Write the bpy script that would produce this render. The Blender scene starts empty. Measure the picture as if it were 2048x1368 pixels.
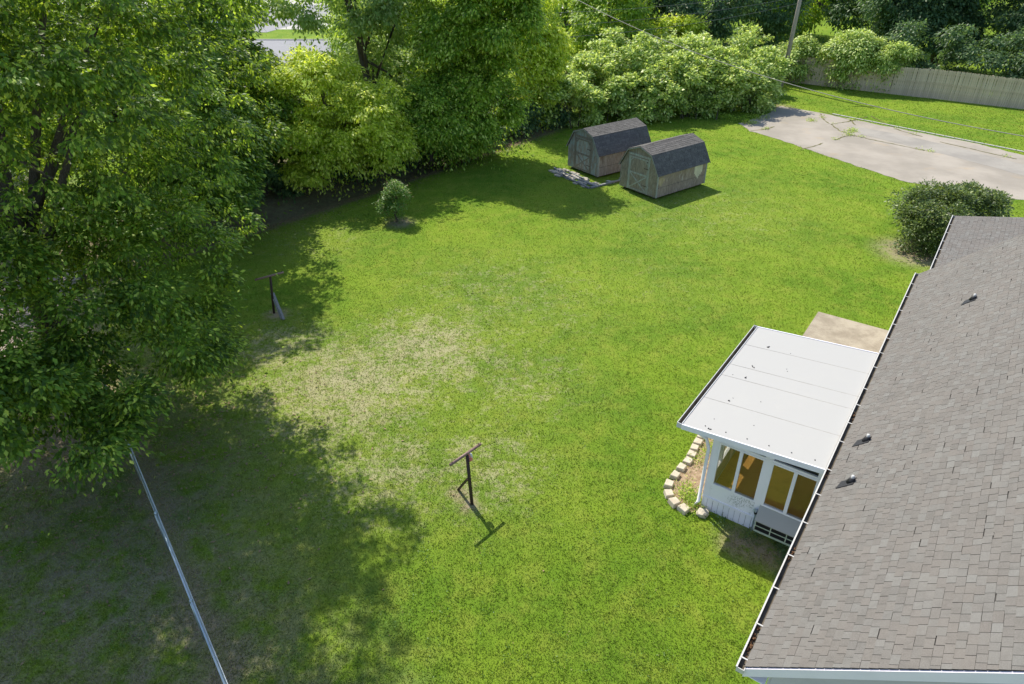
import bpy, math, random
import numpy as np
from mathutils import Vector, Matrix
R = math.radians
random.seed(7)
sc = bpy.context.scene
col = sc.collection

# ------------------------------------------------------------------ camera, sky, sun, exposure
CAM_H, PITCH, FPX = 13.0, 31.8, 1365.0
cam_d = bpy.data.cameras.new('camera'); cam = bpy.data.objects.new('camera', cam_d); col.objects.link(cam)
cam.location = (0, 0, CAM_H); cam.rotation_euler = (R(90 - PITCH), 0, 0)
cam_d.sensor_width = 36; cam_d.lens = FPX / 2048 * 36; cam_d.clip_end = 2000; cam_d.clip_start = .1
sc.camera = cam
SUN_EL, SUN_AZ = 51.0, -28.5          # azimuth from +Y towards +X
w = bpy.data.worlds.new('World'); sc.world = w; w.use_nodes = True
nt = w.node_tree; bg = nt.nodes['Background']
sky = nt.nodes.new('ShaderNodeTexSky'); sky.sky_type = 'NISHITA'; sky.sun_disc = False
sky.sun_elevation = R(SUN_EL); sky.sun_rotation = R(SUN_AZ)
nt.links.new(sky.outputs[0], bg.inputs[0]); bg.inputs[1].default_value = .15
sd = bpy.data.lights.new('sun', 'SUN'); sd.energy = 4.3; sd.angle = R(.5); sd.color = (1, .94, .80)
sun = bpy.data.objects.new('sun', sd); col.objects.link(sun)
sdir = Vector((math.sin(R(SUN_AZ)) * math.cos(R(SUN_EL)), math.cos(R(SUN_AZ)) * math.cos(R(SUN_EL)), math.sin(R(SUN_EL))))
sun.rotation_euler = sdir.to_track_quat('Z', 'Y').to_euler(); sun.location = sdir * 60
sc.view_settings.view_transform = 'Standard'; sc.view_settings.look = 'None'
sc.view_settings.gamma = 1; sc.view_settings.exposure = .54; sc.view_settings.use_curve_mapping = False

# ------------------------------------------------------------------ helpers
F = np.array([0, math.cos(R(PITCH)), -math.sin(R(PITCH))]); U = np.array([0, math.sin(R(PITCH)), math.cos(R(PITCH))])
def at(x, y, z=0.):
    """surveyed point of the place at height z, from the 2048x1368 photograph"""
    r = F + np.array([1, 0, 0]) * (x - 1024) / FPX + U * (684 - y) / FPX
    t = (z - CAM_H) / r[2]
    return Vector((r[0] * t, r[1] * t, z))
AZ = R(35.1)
PV = Vector((math.cos(AZ), -math.sin(AZ), 0)); AV = Vector((math.sin(AZ), math.cos(AZ), 0))
def W(p, a, z=0.): return PV * p + AV * a + Vector((0, 0, z))

class MB:
    def __init__(s, off=(0, 0, 0)): s.v = []; s.f = []; s.o = Vector(off)
    def add(s, vs, fs):
        b = len(s.v); s.v += [Vector(q) - s.o for q in vs]; s.f += [[b + i for i in f] for f in fs]; return s
    def box(s, x0, x1, y0, y1, z0, z1):
        return s.add([(x, y, z) for z in (z0, z1) for y in (y0, y1) for x in (x0, x1)],
                     [(0, 2, 3, 1), (4, 5, 7, 6), (0, 1, 5, 4), (2, 6, 7, 3), (0, 4, 6, 2), (1, 3, 7, 5)])
    def hexa(s, c): return s.add(c, [(0, 3, 2, 1), (4, 5, 6, 7), (0, 1, 5, 4), (1, 2, 6, 5), (2, 3, 7, 6), (3, 0, 4, 7)])
    def prism(s, poly, d):
        d = Vector(d); n = len(poly); vs = [Vector(q) for q in poly]; vs += [q + d for q in vs]
        return s.add(vs, [list(range(n))[::-1], list(range(n, 2 * n))] + [(i, (i + 1) % n, n + (i + 1) % n, n + i) for i in range(n)])
    def tube(s, pts, rad, n=8, cap=True):
        pts = [Vector(q) for q in pts]
        if not isinstance(rad, (list, tuple)): rad = [rad] * len(pts)
        vs = []; fs = []
        for i, q in enumerate(pts):
            d = (pts[min(i + 1, len(pts) - 1)] - pts[max(i - 1, 0)]).normalized()
            x = d.cross(Vector((0, 0, 1)) if abs(d.z) < .9 else Vector((1, 0, 0))).normalized(); y = d.cross(x)
            for k in range(n):
                t = 2 * math.pi * k / n; vs.append(q + (x * math.cos(t) + y * math.sin(t)) * rad[i])
        for i in range(len(pts) - 1):
            for k in range(n): fs.append((i * n + k, i * n + (k + 1) % n, (i + 1) * n + (k + 1) % n, (i + 1) * n + k))
        if cap: fs += [tuple(range(n))[::-1], tuple(range((len(pts) - 1) * n, len(pts) * n))]
        return s.add(vs, fs)
    def bar(s, a, b, wd, th, up=(0, 0, 1)):
        a = Vector(a); b = Vector(b); d = (b - a).normalized(); x = d.cross(Vector(up)).normalized() * wd / 2; y = x.normalized().cross(d) * th / 2
        return s.hexa([a - x - y, a + x - y, a + x + y, a - x + y, b - x - y, b + x - y, b + x + y, b - x + y])
    def mesh(s, name):
        m = bpy.data.meshes.new(name); m.from_pydata(s.v, [], s.f); m.update(); return m
    def build(s, name, mat, parent=None, smooth=False, **kw):
        m = s.mesh(name); m.materials.append(mat)
        if smooth: m.polygons.foreach_set('use_smooth', [True] * len(m.polygons))
        return obj(name, m, parent, **kw)
def obj(name, data, parent=None, **kw):
    o = bpy.data.objects.new(name, data); col.objects.link(o)
    if parent: o.parent = parent
    for k, v in kw.items(): o[k] = v
    return o
def thing(name, label, cat, loc=(0, 0, 0), rz=0, group=None):
    o = bpy.data.objects.new(name, None); col.objects.link(o); o.location = loc; o.rotation_euler = (0, 0, rz)
    o['label'] = label; o['category'] = cat
    if group: o['group'] = group
    return o
def tag(o, label, cat, group=None):
    o['label'] = label; o['category'] = cat
    if group: o['group'] = group
    return o

# ------------------------------------------------------------------ materials
class NT:
    def __init__(s, name):
        s.m = bpy.data.materials.new(name); s.m.use_nodes = True; s.t = s.m.node_tree; s.b = s.t.nodes['Principled BSDF']
        s.out = s.t.nodes['Material Output']
    def n(s, ty, **kw):
        x = s.t.nodes.new('ShaderNode' + ty)
        for k, v in kw.items(): setattr(x, k, v)
        return x
    def l(s, a, b): s.t.links.new(a, b)
    def put(s, sock, v):
        if hasattr(v, 'is_output') or hasattr(v, 'links'): s.l(v, sock)
        else: sock.default_value = v
    def pos(s): return s.n('NewGeometry').outputs['Position']
    def obj(s): return s.n('TexCoord').outputs['Object']
    def noise(s, vec, scale, detail=4, rough=.55, out='Fac', dist=0):
        x = s.n('TexNoise'); s.l(vec, x.inputs['Vector']); x.inputs['Scale'].default_value = scale
        x.inputs['Detail'].default_value = detail; x.inputs['Roughness'].default_value = rough; x.inputs['Distortion'].default_value = dist
        return x.outputs[out]
    def map(s, vec, sc_=(1, 1, 1), rot=(0, 0, 0)):
        x = s.n('Mapping'); s.l(vec, x.inputs[0]); x.inputs['Scale'].default_value = sc_; x.inputs['Rotation'].default_value = rot; return x.outputs[0]
    def math(s, op, a, b=0., c=None, clamp=False):
        x = s.n('Math', operation=op, use_clamp=clamp); s.put(x.inputs[0], a); s.put(x.inputs[1], b)
        if c is not None: s.put(x.inputs[2], c)
        return x.outputs[0]
    def ss(s, v, a, b):
        x = s.n('MapRange', interpolation_type='SMOOTHSTEP'); s.l(v, x.inputs[0]); x.inputs[1].default_value = a; x.inputs[2].default_value = b; return x.outputs[0]
    def mix(s, f, a, b, mode='MIX'):
        x = s.n('MixRGB', blend_type=mode); s.put(x.inputs[0], f)
        s.put(x.inputs[1], a if not isinstance(a, tuple) else a + (1,)); s.put(x.inputs[2], b if not isinstance(b, tuple) else b + (1,)); return x.outputs[0]
    def ramp(s, v, stops):
        x = s.n('ValToRGB'); s.l(v, x.inputs[0]); e = x.color_ramp.elements
        while len(e) < len(stops): e.new(.5)
        for i, (p, c) in enumerate(stops): e[i].position = p; e[i].color = c + (1,)
        return x.outputs[0]
    def bump(s, h, strength=.3, dist=.02):
        x = s.n('Bump'); s.l(h, x.inputs['Height']); x.inputs['Strength'].default_value = strength; x.inputs['Distance'].default_value = dist
        s.l(x.outputs[0], s.b.inputs['Normal']); return x.outputs[0]
    def done(s, c=None, rough=.7, metal=0., spec=.3):
        if c is not None: s.put(s.b.inputs['Base Color'], c if not isinstance(c, tuple) else c + (1,))
        s.put(s.b.inputs['Roughness'], rough); s.b.inputs['Metallic'].default_value = metal; s.b.inputs['Specular IOR Level'].default_value = spec
        return s.m
def rand2(n):
    """per piece random value, for single objects and joined pieces alike"""
    a = n.n('ObjectInfo').outputs['Random']; b = n.n('NewGeometry').outputs['Random Per Island']
    return n.math('FRACT', n.math('ADD', a, b))

M = {}
def paint(name, c, rough=.5, dirt=.12, scale=3., metal=0., dirtc=None, spec=.3):
    n = NT(name); v = n.obj(); f = n.ss(n.noise(v, scale, 6, .65), .42, .75)
    dc = dirtc or tuple(x * .55 for x in c)
    c1 = n.mix(n.math('MULTIPLY', f, dirt * 2.2, clamp=True), c, dc)
    c2 = n.mix(n.math('MULTIPLY', n.noise(v, scale * 14, 3), dirt), c1, dc)
    M[name] = n.done(c2, rough, metal, spec); return M[name]
paint('white_metal', (.62, .63, .64), .4, .06)
paint('white_vinyl', (.86, .84, .93), .45, .05)
paint('gutter_white', (.58, .57, .55), .4, .12, 2, dirtc=(.32, .27, .2))
paint('gutter_inside', (.16, .135, .10), .8, .5, 5, dirtc=(.05, .04, .03))
paint('soffit_grey', (.88, .83, .92), .5, .05)
paint('siding_grey', (.56, .53, .60), .6, .08, 2)
paint('black_rubber', (.025, .025, .028), .5, .1)
paint('pipe_white', (.5, .5, .5), .4, .08)
paint('rust_black', (.028, .024, .022), .6, .4, 9, dirtc=(.09, .045, .03))
paint('rust_bar', (.16, .10, .085), .5, .5, 14, dirtc=(.30, .2, .17))
paint('galv', (.42, .50, .55), .35, .25, 8, .6, dirtc=(.25, .3, .32), spec=.5)
paint('galv_wire', (.45, .5, .53), .4, .1, 8, .5)
paint('pane_dark', (.02, .02, .022), .3, .1)
paint('green_frame', (.48, .55, .42), .5, .15, 6)
paint('carpet', (.95, .52, .15), .95, .15, 4)
paint('inner_wall', (.62, .60, .52), .8, .08)
paint('wire_grey', (.34, .31, .29), .5, .1)
paint('wire_dark', (.14, .14, .15), .5, .1)
paint('bag_red', (.6, .12, .09), .8, .2, 20, dirtc=(.8, .8, .8))
paint('bag_white', (.75, .75, .75), .8, .1, 20)
paint('asphalt', (.24, .24, .26), .9, .2, .6, dirtc=(.3, .3, .3))
paint('concrete_pale', (.45, .43, .41), .9, .15, .4, dirtc=(.4, .38, .35))
paint('brick_red', (.3, .13, .09), .9, .2, 3)
paint('seam_dirt', (.26, .24, .20), .8, .5, 6, dirtc=(.42, .41, .4))
paint('debris', (.22, .11, .05), .9, .4, 30, dirtc=(.06, .04, .03))

def mat_shingle(name, cols, grain=260, streak=0):
    n = NT(name); v = n.pos(); r = rand2(n)
    c = n.ramp(r, [(i / (len(cols) - 1), k) for i, k in enumerate(cols)])
    g = n.noise(v, grain, 2, .8); c = n.mix(n.ss(g, .35, .68), n.mix(.38, c, (.02, .02, .02)), n.mix(.14, c, (.8, .78, .76)))
    c = n.mix(n.math('MULTIPLY', n.ss(n.noise(v, 6, 5, .7), .45, .8), .3), c, tuple(x * .6 for x in cols[0]))
    c = n.mix(n.math('MULTIPLY', n.ss(n.noise(v, .8, 3), .4, .7), .18), c, tuple(x * 1.25 for x in cols[-1]))
    n.bump(g, .35, .004); M[name] = n.done(c, .92, 0, .2); return M[name]
mat_shingle('shingle_house', [(.112, .103, .093), (.142, .126, .112), (.143, .138, .128), (.130, .114, .102), (.166, .161, .150), (.120, .110, .100), (.152, .136, .122)])
mat_shingle('shingle_shed', [(.070, .064, .058), (.094, .087, .079), (.130, .120, .110)], 120)
mat_shingle('shingle_under', [(.05, .045, .042), (.06, .052, .048)])

def mat_wood(name, pale, dark, paintc, paint_amt, stain=None):
    n = NT(name); v = n.obj()
    g = n.noise(n.map(v, (14, 14, 1.2)), 3.2, 6, .7)
    c = n.mix(n.ss(g, .3, .7), dark, pale)
    p_ = n.ss(n.noise(n.map(v, (3.5, 3.5, 1.0)), 1.6, 6, .75), .62 - paint_amt * .35, .70 - paint_amt * .2)
    c = n.mix(n.math('MULTIPLY', p_, .75), c, paintc)
    fine = n.noise(n.map(v, (60, 60, 5)), 1.5, 4, .8)
    c = n.mix(n.math('MULTIPLY', n.ss(fine, .5, .75), .5), c, tuple(x * .45 for x in dark))
    if stain:
        s_ = n.ss(n.noise(n.map(v, (1.2, 1.2, .8)), 1.4, 4, .6), .5, .7); c = n.mix(n.math('MULTIPLY', s_, .85), c, stain)
    r = rand2(n); c = n.mix(n.math('MULTIPLY', r, .25), c, tuple(x * .5 for x in dark))
    n.bump(g, .4, .01); M[name] = n.done(c, .9, 0, .15); return M[name]
mat_wood('shed_front_teal', (.56, .50, .42), (.20, .165, .135), (.42, .54, .53), .5)
mat_wood('shed_front_grey', (.56, .48, .38), (.19, .15, .115), (.46, .47, .43), .25)
mat_wood('shed_side', (.62, .53, .46), (.24, .19, .155), (.62, .58, .52), .15, (.26, .17, .12))
mat_wood('shed_side_tan', (.66, .52, .40), (.22, .165, .125), (.66, .64, .6), .12, (.36, .28, .17))
mat_wood('shed_trim', (.56, .55, .49), (.27, .25, .21), (.48, .56, .53), .4)
mat_wood('shed_trim_brown', (.42, .37, .30), (.17, .14, .11), (.4, .42, .38), .1)
mat_wood('bare_patch_tan', (.72, .58, .38), (.45, .34, .2), (.7, .6, .45), .2)
mat_wood('bare_patch', (.92, .84, .62), (.70, .60, .42), (.92, .86, .7), .2)
mat_wood('fence_wood', (.78, .62, .47), (.50, .39, .28), (.74, .70, .64), .28)
mat_wood('dark_fence', (.06, .05, .045), (.03, .025, .02), (.05, .05, .05), 0)
mat_wood('pole_wood', (.50, .44, .38), (.30, .25, .21), (.55, .52, .48), .2)
mat_wood('plank', (.34, .34, .35), (.2, .2, .2), (.4, .42, .45), .3)
mat_wood('bark', (.17, .145, .115), (.055, .045, .035), (.2, .2, .17), .1)

def mat_stone(name, c, c2, scale=4):
    n = NT(name); v = n.pos(); f = n.noise(v, scale, 8, .7); g = n.noise(v, scale * 25, 3, .7)
    k = n.mix(n.ss(f, .35, .65), c, c2); k = n.mix(n.math('MULTIPLY', n.ss(g, .45, .7), .25), k, tuple(x * .5 for x in c))
    n.bump(g, .5, .01); M[name] = n.done(k, .92, 0, .2); return M[name]
mat_stone('block_stone', (.46, .40, .31), (.58, .52, .42), 3)
mat_stone('rubble', (.52, .49, .43), (.34, .30, .25), 3)
mat_stone('patio', (.26, .22, .165), (.40, .35, .27), 1.3)

# glass of the sunroom: thin, tinted, with a mirror share
def mat_glass(name, tint, gl):
    n = NT(name); a = n.n('BsdfTransparent'); a.inputs[0].default_value = tint + (1,)
    g = n.n('BsdfGlossy'); g.inputs['Roughness'].default_value = .02; g.inputs[0].default_value = (.9, .92, .9, 1)
    fr = n.n('LayerWeight'); fr.inputs[0].default_value = .25
    x = n.n('MixShader'); n.l(n.math('MULTIPLY_ADD', fr.outputs['Fresnel'], .6, gl), x.inputs[0]); n.l(a.outputs[0], x.inputs[1]); n.l(g.outputs[0], x.inputs[2])
    n.l(x.outputs[0], n.out.inputs[0]); M[name] = n.m
mat_glass('glass', (.95, .95, .92), .05)
n = NT('insect_screen'); a = n.n('BsdfTransparent'); a.inputs[0].default_value = (.93, .93, .92, 1); d = n.n('BsdfDiffuse'); d.inputs[0].default_value = (.05, .045, .04, 1)
x = n.n('MixShader'); x.inputs[0].default_value = .09; n.l(a.outputs[0], x.inputs[1]); n.l(d.outputs[0], x.inputs[2]); n.l(x.outputs[0], n.out.inputs[0]); M['screen'] = n.m
# white roof panel with faint dirt
n = NT('roof_panel'); v = n.pos(); c = n.mix(n.math('MULTIPLY', n.ss(n.noise(v, 1.2, 6, .7), .5, .8), .12), (.385, .38, .37), (.5, .48, .42))
M['roof_panel'] = n.done(c, .55, 0, .25)
# mildewed wall panel
n = NT('mildew_panel'); v = n.pos(); m1 = n.math('MULTIPLY', n.ss(n.noise(v, 1.6, 3), .47, .62), n.ss(n.noise(v, 26, 5, .8), .48, .6))
c = n.mix(n.math('MULTIPLY', m1, .75), (.86, .84, .92), (.18, .18, .19)); M['mildew_panel'] = n.done(c, .5)

# lawn colour, shared by the soil sheet and the blades
def lawn_color(n):
    v = n.pos(); sep = n.n('SeparateXYZ'); n.l(v, sep.inputs[0]); X, Y = sep.outputs[0], sep.outputs[1]
    flat = n.n('CombineXYZ'); n.l(X, flat.inputs[0]); n.l(Y, flat.inputs[1]); v2 = flat.outputs[0]
    big = n.noise(v2, .22, 5, .6); mid = n.noise(v2, 1.3, 6, .65); fine = n.noise(v2, 9, 5, .7)
    g = n.mix(n.ss(big, .35, .65), GR['b'], GR['a'])
    g = n.mix(n.math('MULTIPLY', n.ss(mid, .42, .72), .55), g, GR['c'])
    g = n.mix(n.math('MULTIPLY', n.ss(fine, .45, .75), .45), g, GR['d'])
    # dry areas
    def blob(cx, cy, r0, r1, sx=1., sy=1.):
        d = n.math('SQRT', n.math('ADD', n.math('POWER', n.math('MULTIPLY', n.math('SUBTRACT', X, cx), sx), 2.), n.math('POWER', n.math('MULTIPLY', n.math('SUBTRACT', Y, cy), sy), 2.)))
        return n.math('SUBTRACT', 1., n.ss(d, r0, r1))
    dry = None
    for (px, py, r0, r1, am) in ((690, 770, .3, 7.5, .60), (850, 700, .2, 6.5, .58), (560, 700, .2, 5, .52), (960, 930, .2, 4.6, .46), (760, 940, .3, 5.2, .48), (1040, 760, .2, 5, .42), (1000, 600, 1, 9, .36), (1400, 420, 1, 11, .30), (620, 480, 1, 6, .3), (1300, 560, .2, 8, .25)):
        q = at(px, py); b_ = n.math('MULTIPLY', blob(q.x, q.y, r0, r1), am); dry = b_ if dry is None else n.math('MAXIMUM', dry, b_)
    dn = n.ss(n.math('ADD', n.math('MULTIPLY', n.math('ADD', n.noise(v2, 1.6, 7, .75), n.noise(v2, 7, 6, .75)), .5), n.math('MULTIPLY', dry, .30)), .59, .72)
    dryf = n.math('MULTIPLY', dn, n.math('MULTIPLY_ADD', dry, .9, .10), clamp=True)
    g = n.mix(n.math('MULTIPLY', dry, .35), g, GR['olive'])
    g = n.mix(dryf, g, GR['straw'])
    # neighbour's side of the chain link fence and the strip under it: thin brown grass
    q0 = at(225, 810, 1.2); q1 = at(438, 1341, 1.2); dx, dy = (q1.x - q0.x), (q1.y - q0.y); L_ = math.hypot(dx, dy)
    s = n.math('ADD', n.math('MULTIPLY', n.math('SUBTRACT', X, q0.x), dy / L_), n.math('MULTIPLY', n.math('SUBTRACT', Y, q0.y), -dx / L_))  # >0 on the neighbour's side
    br = n.math('MULTIPLY', n.ss(s, -4.5, .6), n.ss(n.noise(v2, 1.1, 7, .75), .36, .62)); g = n.mix(n.math('MULTIPLY', br, .8), g, GR['brown'])
    st = n.math('SUBTRACT', 1., n.ss(n.math('ABSOLUTE', n.math('ADD', s, n.math('MULTIPLY_ADD', n.noise(v2, .7, 4), .8, -.3))), .1, .6)); g = n.mix(n.math('MULTIPLY', st, .55), g, GR['dirt'])
    # leaf litter along the hedgerow
    a0 = Vector((-13.2, 29.6, 0)); a1 = Vector((3.8, 49.8, 0)); d_ = (a1 - a0).normalized()
    t = n.math('ADD', n.math('MULTIPLY', n.math('SUBTRACT', X, a0.x), -d_.y), n.math('MULTIPLY', n.math('SUBTRACT', Y, a0.y), d_.x))
    t = n.math('ADD', t, n.math('MULTIPLY_ADD', n.noise(v2, .8, 5), 1.0, -.5))
    near = n.math('SUBTRACT', 1., n.ss(X, 2.0, 6.0))
    lit = n.math('MULTIPLY', n.math('MULTIPLY', n.ss(t, -.1, .9), near), n.math('SUBTRACT', 1., n.ss(t, 10., 14.)))
    lit2 = n.mix(n.ss(n.noise(v2, 2.5, 6, .7), .38, .62), GR['litter'], GR['litter2'])
    g = n.mix(n.math('MULTIPLY', lit, .93), g, lit2)
    # bare soil spots
    for (px, py, r0, r1) in ((800, 445, .15, 1.1), (1480, 1085, .05, .9), (1540, 1110, .05, .8), (555, 628, .1, .7), (936, 1010, .05, .5), (180, 840, .6, 2.6), (1830, 505, .6, 2.4), (1550, 215, .5, 2.2), (100, 900, .5, 2.), (915, 985, .05, .4)):
        q = at(px, py); b_ = n.math('MULTIPLY', blob(q.x, q.y, r0, r1), n.ss(n.noise(v2, 4, 5, .7), .3, .55)); g = n.mix(n.math('MULTIPLY', b_, .85), g, GR['dirt'])
    return g, v2
#GRDEF
GR = dict(a=(.20, .300, .024), b=(.120, .225, .017), c=(.29, .325, .05), d=(.10, .185, .016), olive=(.25, .255, .09), straw=(.52, .44, .31),
          brown=(.33, .27, .20), dirt=(.36, .275, .21), litter=(.19, .14, .10), litter2=(.23, .21, .12))
n = NT('lawn_soil'); g, v2 = lawn_color(n); h = n.noise(v2, 30, 4, .7); h2 = n.noise(v2, 110, 3, .7)
g = n.mix(n.math('MULTIPLY', n.ss(h, .4, .7), .4), g, n.mix(.4, g, (.02, .03, .01)))
g = n.mix(n.math('MULTIPLY', n.ss(h2, .4, .62), .35), g, n.mix(.5, g, (.01, .02, .005)))
n.bump(n.math('ADD', h, n.math('MULTIPLY', h2, .5)), .6, .04); M['lawn_soil'] = n.done(g, .95, 0, .1)
def leafy(name, stops, trans=(.35, .55, .05), tf=.35, rough=.42, spec=.35, spot=None, lawn=False):
    n = NT(name); r = n.n('NewGeometry').outputs['Random Per Island']
    if lawn:
        g, v2 = lawn_color(n); c = n.mix(r, n.mix(.38, g, (.03, .06, .008)), n.mix(.26, g, (.62, .66, .18)))
        tcol = n.mix(1., c, trans, 'MULTIPLY'); tcol = n.mix(.6, tcol, c)
    else:
        v = n.pos(); c = n.ramp(r, stops)  # pale end paints sunlit, glinting leaves; dark end the shaded crown depths
        c = n.mix(n.math('MULTIPLY', n.ss(n.noise(v, .7, 3), .42, .7), .35), c, stops[-2][1])
        if spot: c = n.mix(n.math('MULTIPLY', n.math('GREATER_THAN', n.math('FRACT', n.math('MULTIPLY', r, 37.)), .93), .8), c, spot)
        tcol = n.mix(.5, n.mix(1., c, (2.4, 2.4, 1.2), 'MULTIPLY'), trans)
    n.done(c, rough, 0, spec); t = n.n('BsdfTranslucent'); n.l(tcol, t.inputs[0])
    x = n.n('MixShader'); x.inputs[0].default_value = tf; n.l(n.b.outputs[0], x.inputs[1]); n.l(t.outputs[0], x.inputs[2]); n.l(x.outputs[0], n.out.inputs[0])
    M[name] = n.m; return n.m
leafy('grass_blade', None, (1.6, 1.7, .7), .38, .7, .1, lawn=True)
leafy('leaf_maple', [(0, (.014, .042, .010)), (.5, (.045, .11, .017)), (.76, (.18, .32, .034)), (1, (.58, .66, .13))], (.54, .70, .05), .36, .5, .28, (.14, .19, .035))
leafy('leaf_lime', [(0, (.12, .20, .02)), (.45, (.28, .40, .04)), (.75, (.58, .66, .10)), (1, (.85, .86, .30))], (.92, .94, .10), 0.42, .5, .28, (.32, .34, .09))
leafy('leaf_mid', [(0, (.035, .10, .015)), (.5, (.12, .25, .026)), (.78, (.38, .52, .07)), (1, (.70, .76, .22))], (.78, .90, .07), 0.38, .5, .28, (.2, .25, .06))
leafy('leaf_vine', [(0, (.06, .14, .03)), (.45, (.21, .33, .07)), (.75, (.54, .63, .18)), (1, (.80, .84, .42))], (.74, .84, .18), 0.32, .46, .35, (.26, .3, .12))
leafy('leaf_dark', [(0, (.025, .065, .03)), (.55, (.055, .115, .05)), (.85, (.12, .20, .075)), (1, (.28, .36, .14))], (.28, .44, .12), 0.32, .5, .3)
leafy('leaf_bush', [(0, (.025, .05, .015)), (.55, (.06, .105, .025)), (.85, (.14, .20, .04)), (1, (.34, .40, .12))], (.36, .45, .07), 0.22, .45, .35)
leafy('leaf_shrub', [(0, (.05, .12, .03)), (.5, (.09, .19, .045)), (1, (.2, .32, .09))], (.4, .6, .1), .36, .45, .35, (.35, .2, .12))
leafy('leaf_pale', [(0, (.09, .17, .04)), (.5, (.18, .29, .07)), (.8, (.32, .42, .14)), (1, (.55, .6, .3))], (.55, .68, .15), 0.38, .5, .3)

# driveway concrete with grass in the joints
n = NT('driveway'); v = n.pos(); f = n.noise(v, .35, 6, .6); g = n.noise(v, 30, 4, .7)
c = n.mix(n.ss(f, .35, .65), (.28, .25, .21), (.37, .33, .28)); c = n.mix(n.math('MULTIPLY', n.ss(n.noise(v, .55, 5, .6), .58, .75), .4), c, (.42, .30, .17))
c = n.mix(n.math('MULTIPLY', n.ss(g, .4, .7), .3), c, (.3, .28, .27)); n.bump(g, .3, .01); M['driveway'] = n.done(c, .92, 0, .2)
n = NT('driveway_dark'); v = n.pos(); g = n.noise(v, 30, 4, .7); c = n.mix(n.ss(n.noise(v, .5, 6, .6), .35, .65), (.27, .25, .225), (.34, .315, .28)); c = n.mix(n.math('MULTIPLY', n.ss(g, .4, .7), .3), c, (.22, .21, .2)); M['driveway_dark'] = n.done(c, .92, 0, .2)
n = NT('bed_soil'); v = n.pos(); c = n.mix(n.ss(n.noise(v, 9, 7, .75), .35, .65), (.22, .15, .095), (.42, .32, .22)); n.bump(n.noise(v, 40, 5), .8, .03); M['bed_soil'] = n.done(c, .95, 0, .1)

# ------------------------------------------------------------------ ground
def sheet(name, pts, z, mat, **kw):
    m = bpy.data.meshes.new(name); m.from_pydata([(q[0], q[1], z) for q in pts], [], [list(range(len(pts)))]); m.materials.append(mat); return obj(name, m, None, kind='structure', **kw)
gx = []; 
N = 90
xs = np.concatenate([np.linspace(-600, -40, 12), np.linspace(-38, 60, 99), np.linspace(64, 600, 12)]); ys = np.concatenate([np.linspace(-60, 2, 4), np.linspace(3, 80, 78), np.linspace(85, 900, 14)])
XX, YY = np.meshgrid(xs, ys); rng = np.random.default_rng(3)
def ground_z(x, y):
    x = np.asarray(x, float); y = np.asarray(y, float)
    # shallow ditch along the hedgerow
    d = np.array([17., 20.2]); d /= np.linalg.norm(d); t = -(x + 13.2) * d[1] + (y - 29.6) * d[0]; s_ = (x + 13.2) * d[0] + (y - 29.6) * d[1]
    return -.35 * np.exp(-((t - 1.7) / 1.0) ** 2) * (1 / (1 + np.exp((s_ - 22) / 1.5)))
ZZ = ground_z(XX, YY)
V = np.stack([XX, YY, ZZ], -1).reshape(-1, 3); nx = len(xs); ny = len(ys)
Fc = [(j * nx + i, j * nx + i + 1, (j + 1) * nx + i + 1, (j + 1) * nx + i) for j in range(ny - 1) for i in range(nx - 1)]
m = bpy.data.meshes.new('lawn'); m.from_pydata(V.tolist(), [], Fc); m.materials.append(M['lawn_soil']); m.polygons.foreach_set('use_smooth', [True] * len(m.polygons))
obj('lawn', m, None, kind='structure')

def jag(pts, amp, step=.5, seed=1):
    rr = random.Random(seed); out = []
    for i, q in enumerate(pts):
        q2 = pts[(i + 1) % len(pts)]; L_ = math.hypot(q2[0] - q[0], q2[1] - q[1]); k = max(1, int(L_ / step))
        for j in range(k): t = j / k; out.append((q[0] + (q2[0] - q[0]) * t + rr.uniform(-amp, amp), q[1] + (q2[1] - q[1]) * t + rr.uniform(-amp, amp)))
    return out
drive = [at(*q)[:2] for q in ((1478, 247), (1500, 262), (1560, 280), (1620, 300), (1700, 328), (1800, 361), (1900, 380), (2048, 401), (2300, 440), (2700, 430), (2500, 372), (2048, 311), (1950, 287), (1830, 264), (1760, 250), (1700, 238), (1620, 222), (1560, 212), (1535, 228))]
sheet('driveway', jag(drive, .09), .012, M['driveway'])
dark = [at(*q)[:2] for q in ((1700, 252), (1760, 262), (1830, 276), (1900, 292), (2048, 330), (2300, 385), (2300, 400), (2048, 352), (1900, 312), (1800, 288), (1720, 268))]
sheet('driveway_patch', jag(dark, .05, .4, 2), .018, M['driveway_dark'])
sheet('road', [(-120, 76), (-14, 76), (-14, 93), (-120, 93)], .012, M['asphalt'])
sheet('parking_lot', [(-140, 103), (10, 103), (10, 190), (-140, 190)], .012, M['concrete_pale'])
kb = MB().box(-120, -14, 93, 93.3, 0, .12); kb.build('kerb', M['concrete_pale'], kind='structure')
sheet('side_road', [(-43, 100), (-33, 100), (-26, 135), (-40, 135)], .02, M['asphalt'])
paint('pinkish_paving', (.34, .27, .24), .9, .2, 1.5)
sheet('neighbour_driveway', [(-36, 17), (-17.2, 19.5), (-18.5, 27), (-38, 26)], .012, M['pinkish_paving'])
paint('crack_soil', (.16, .15, .06), .95, .3, 12)
CR = [[(1500, 262), (1530, 259), (1552, 253)], [(1600, 300), (1630, 292), (1650, 286)], [(1640, 228), (1648, 240), (1662, 249)], [(1662, 249), (1700, 243), (1740, 232)], [(1662, 249), (1680, 262), (1702, 270), (1740, 279), (1790, 289), (1860, 304)], [(1702, 270), (1680, 276), (1668, 281)], [(1740, 232), (1800, 262), (1850, 275)], [(1880, 284), (1950, 300), (2048, 322)], [(1640, 222), (1700, 240)], [(1700, 240), (1712, 252)]]
rr = random.Random(2); cb = MB()
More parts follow.
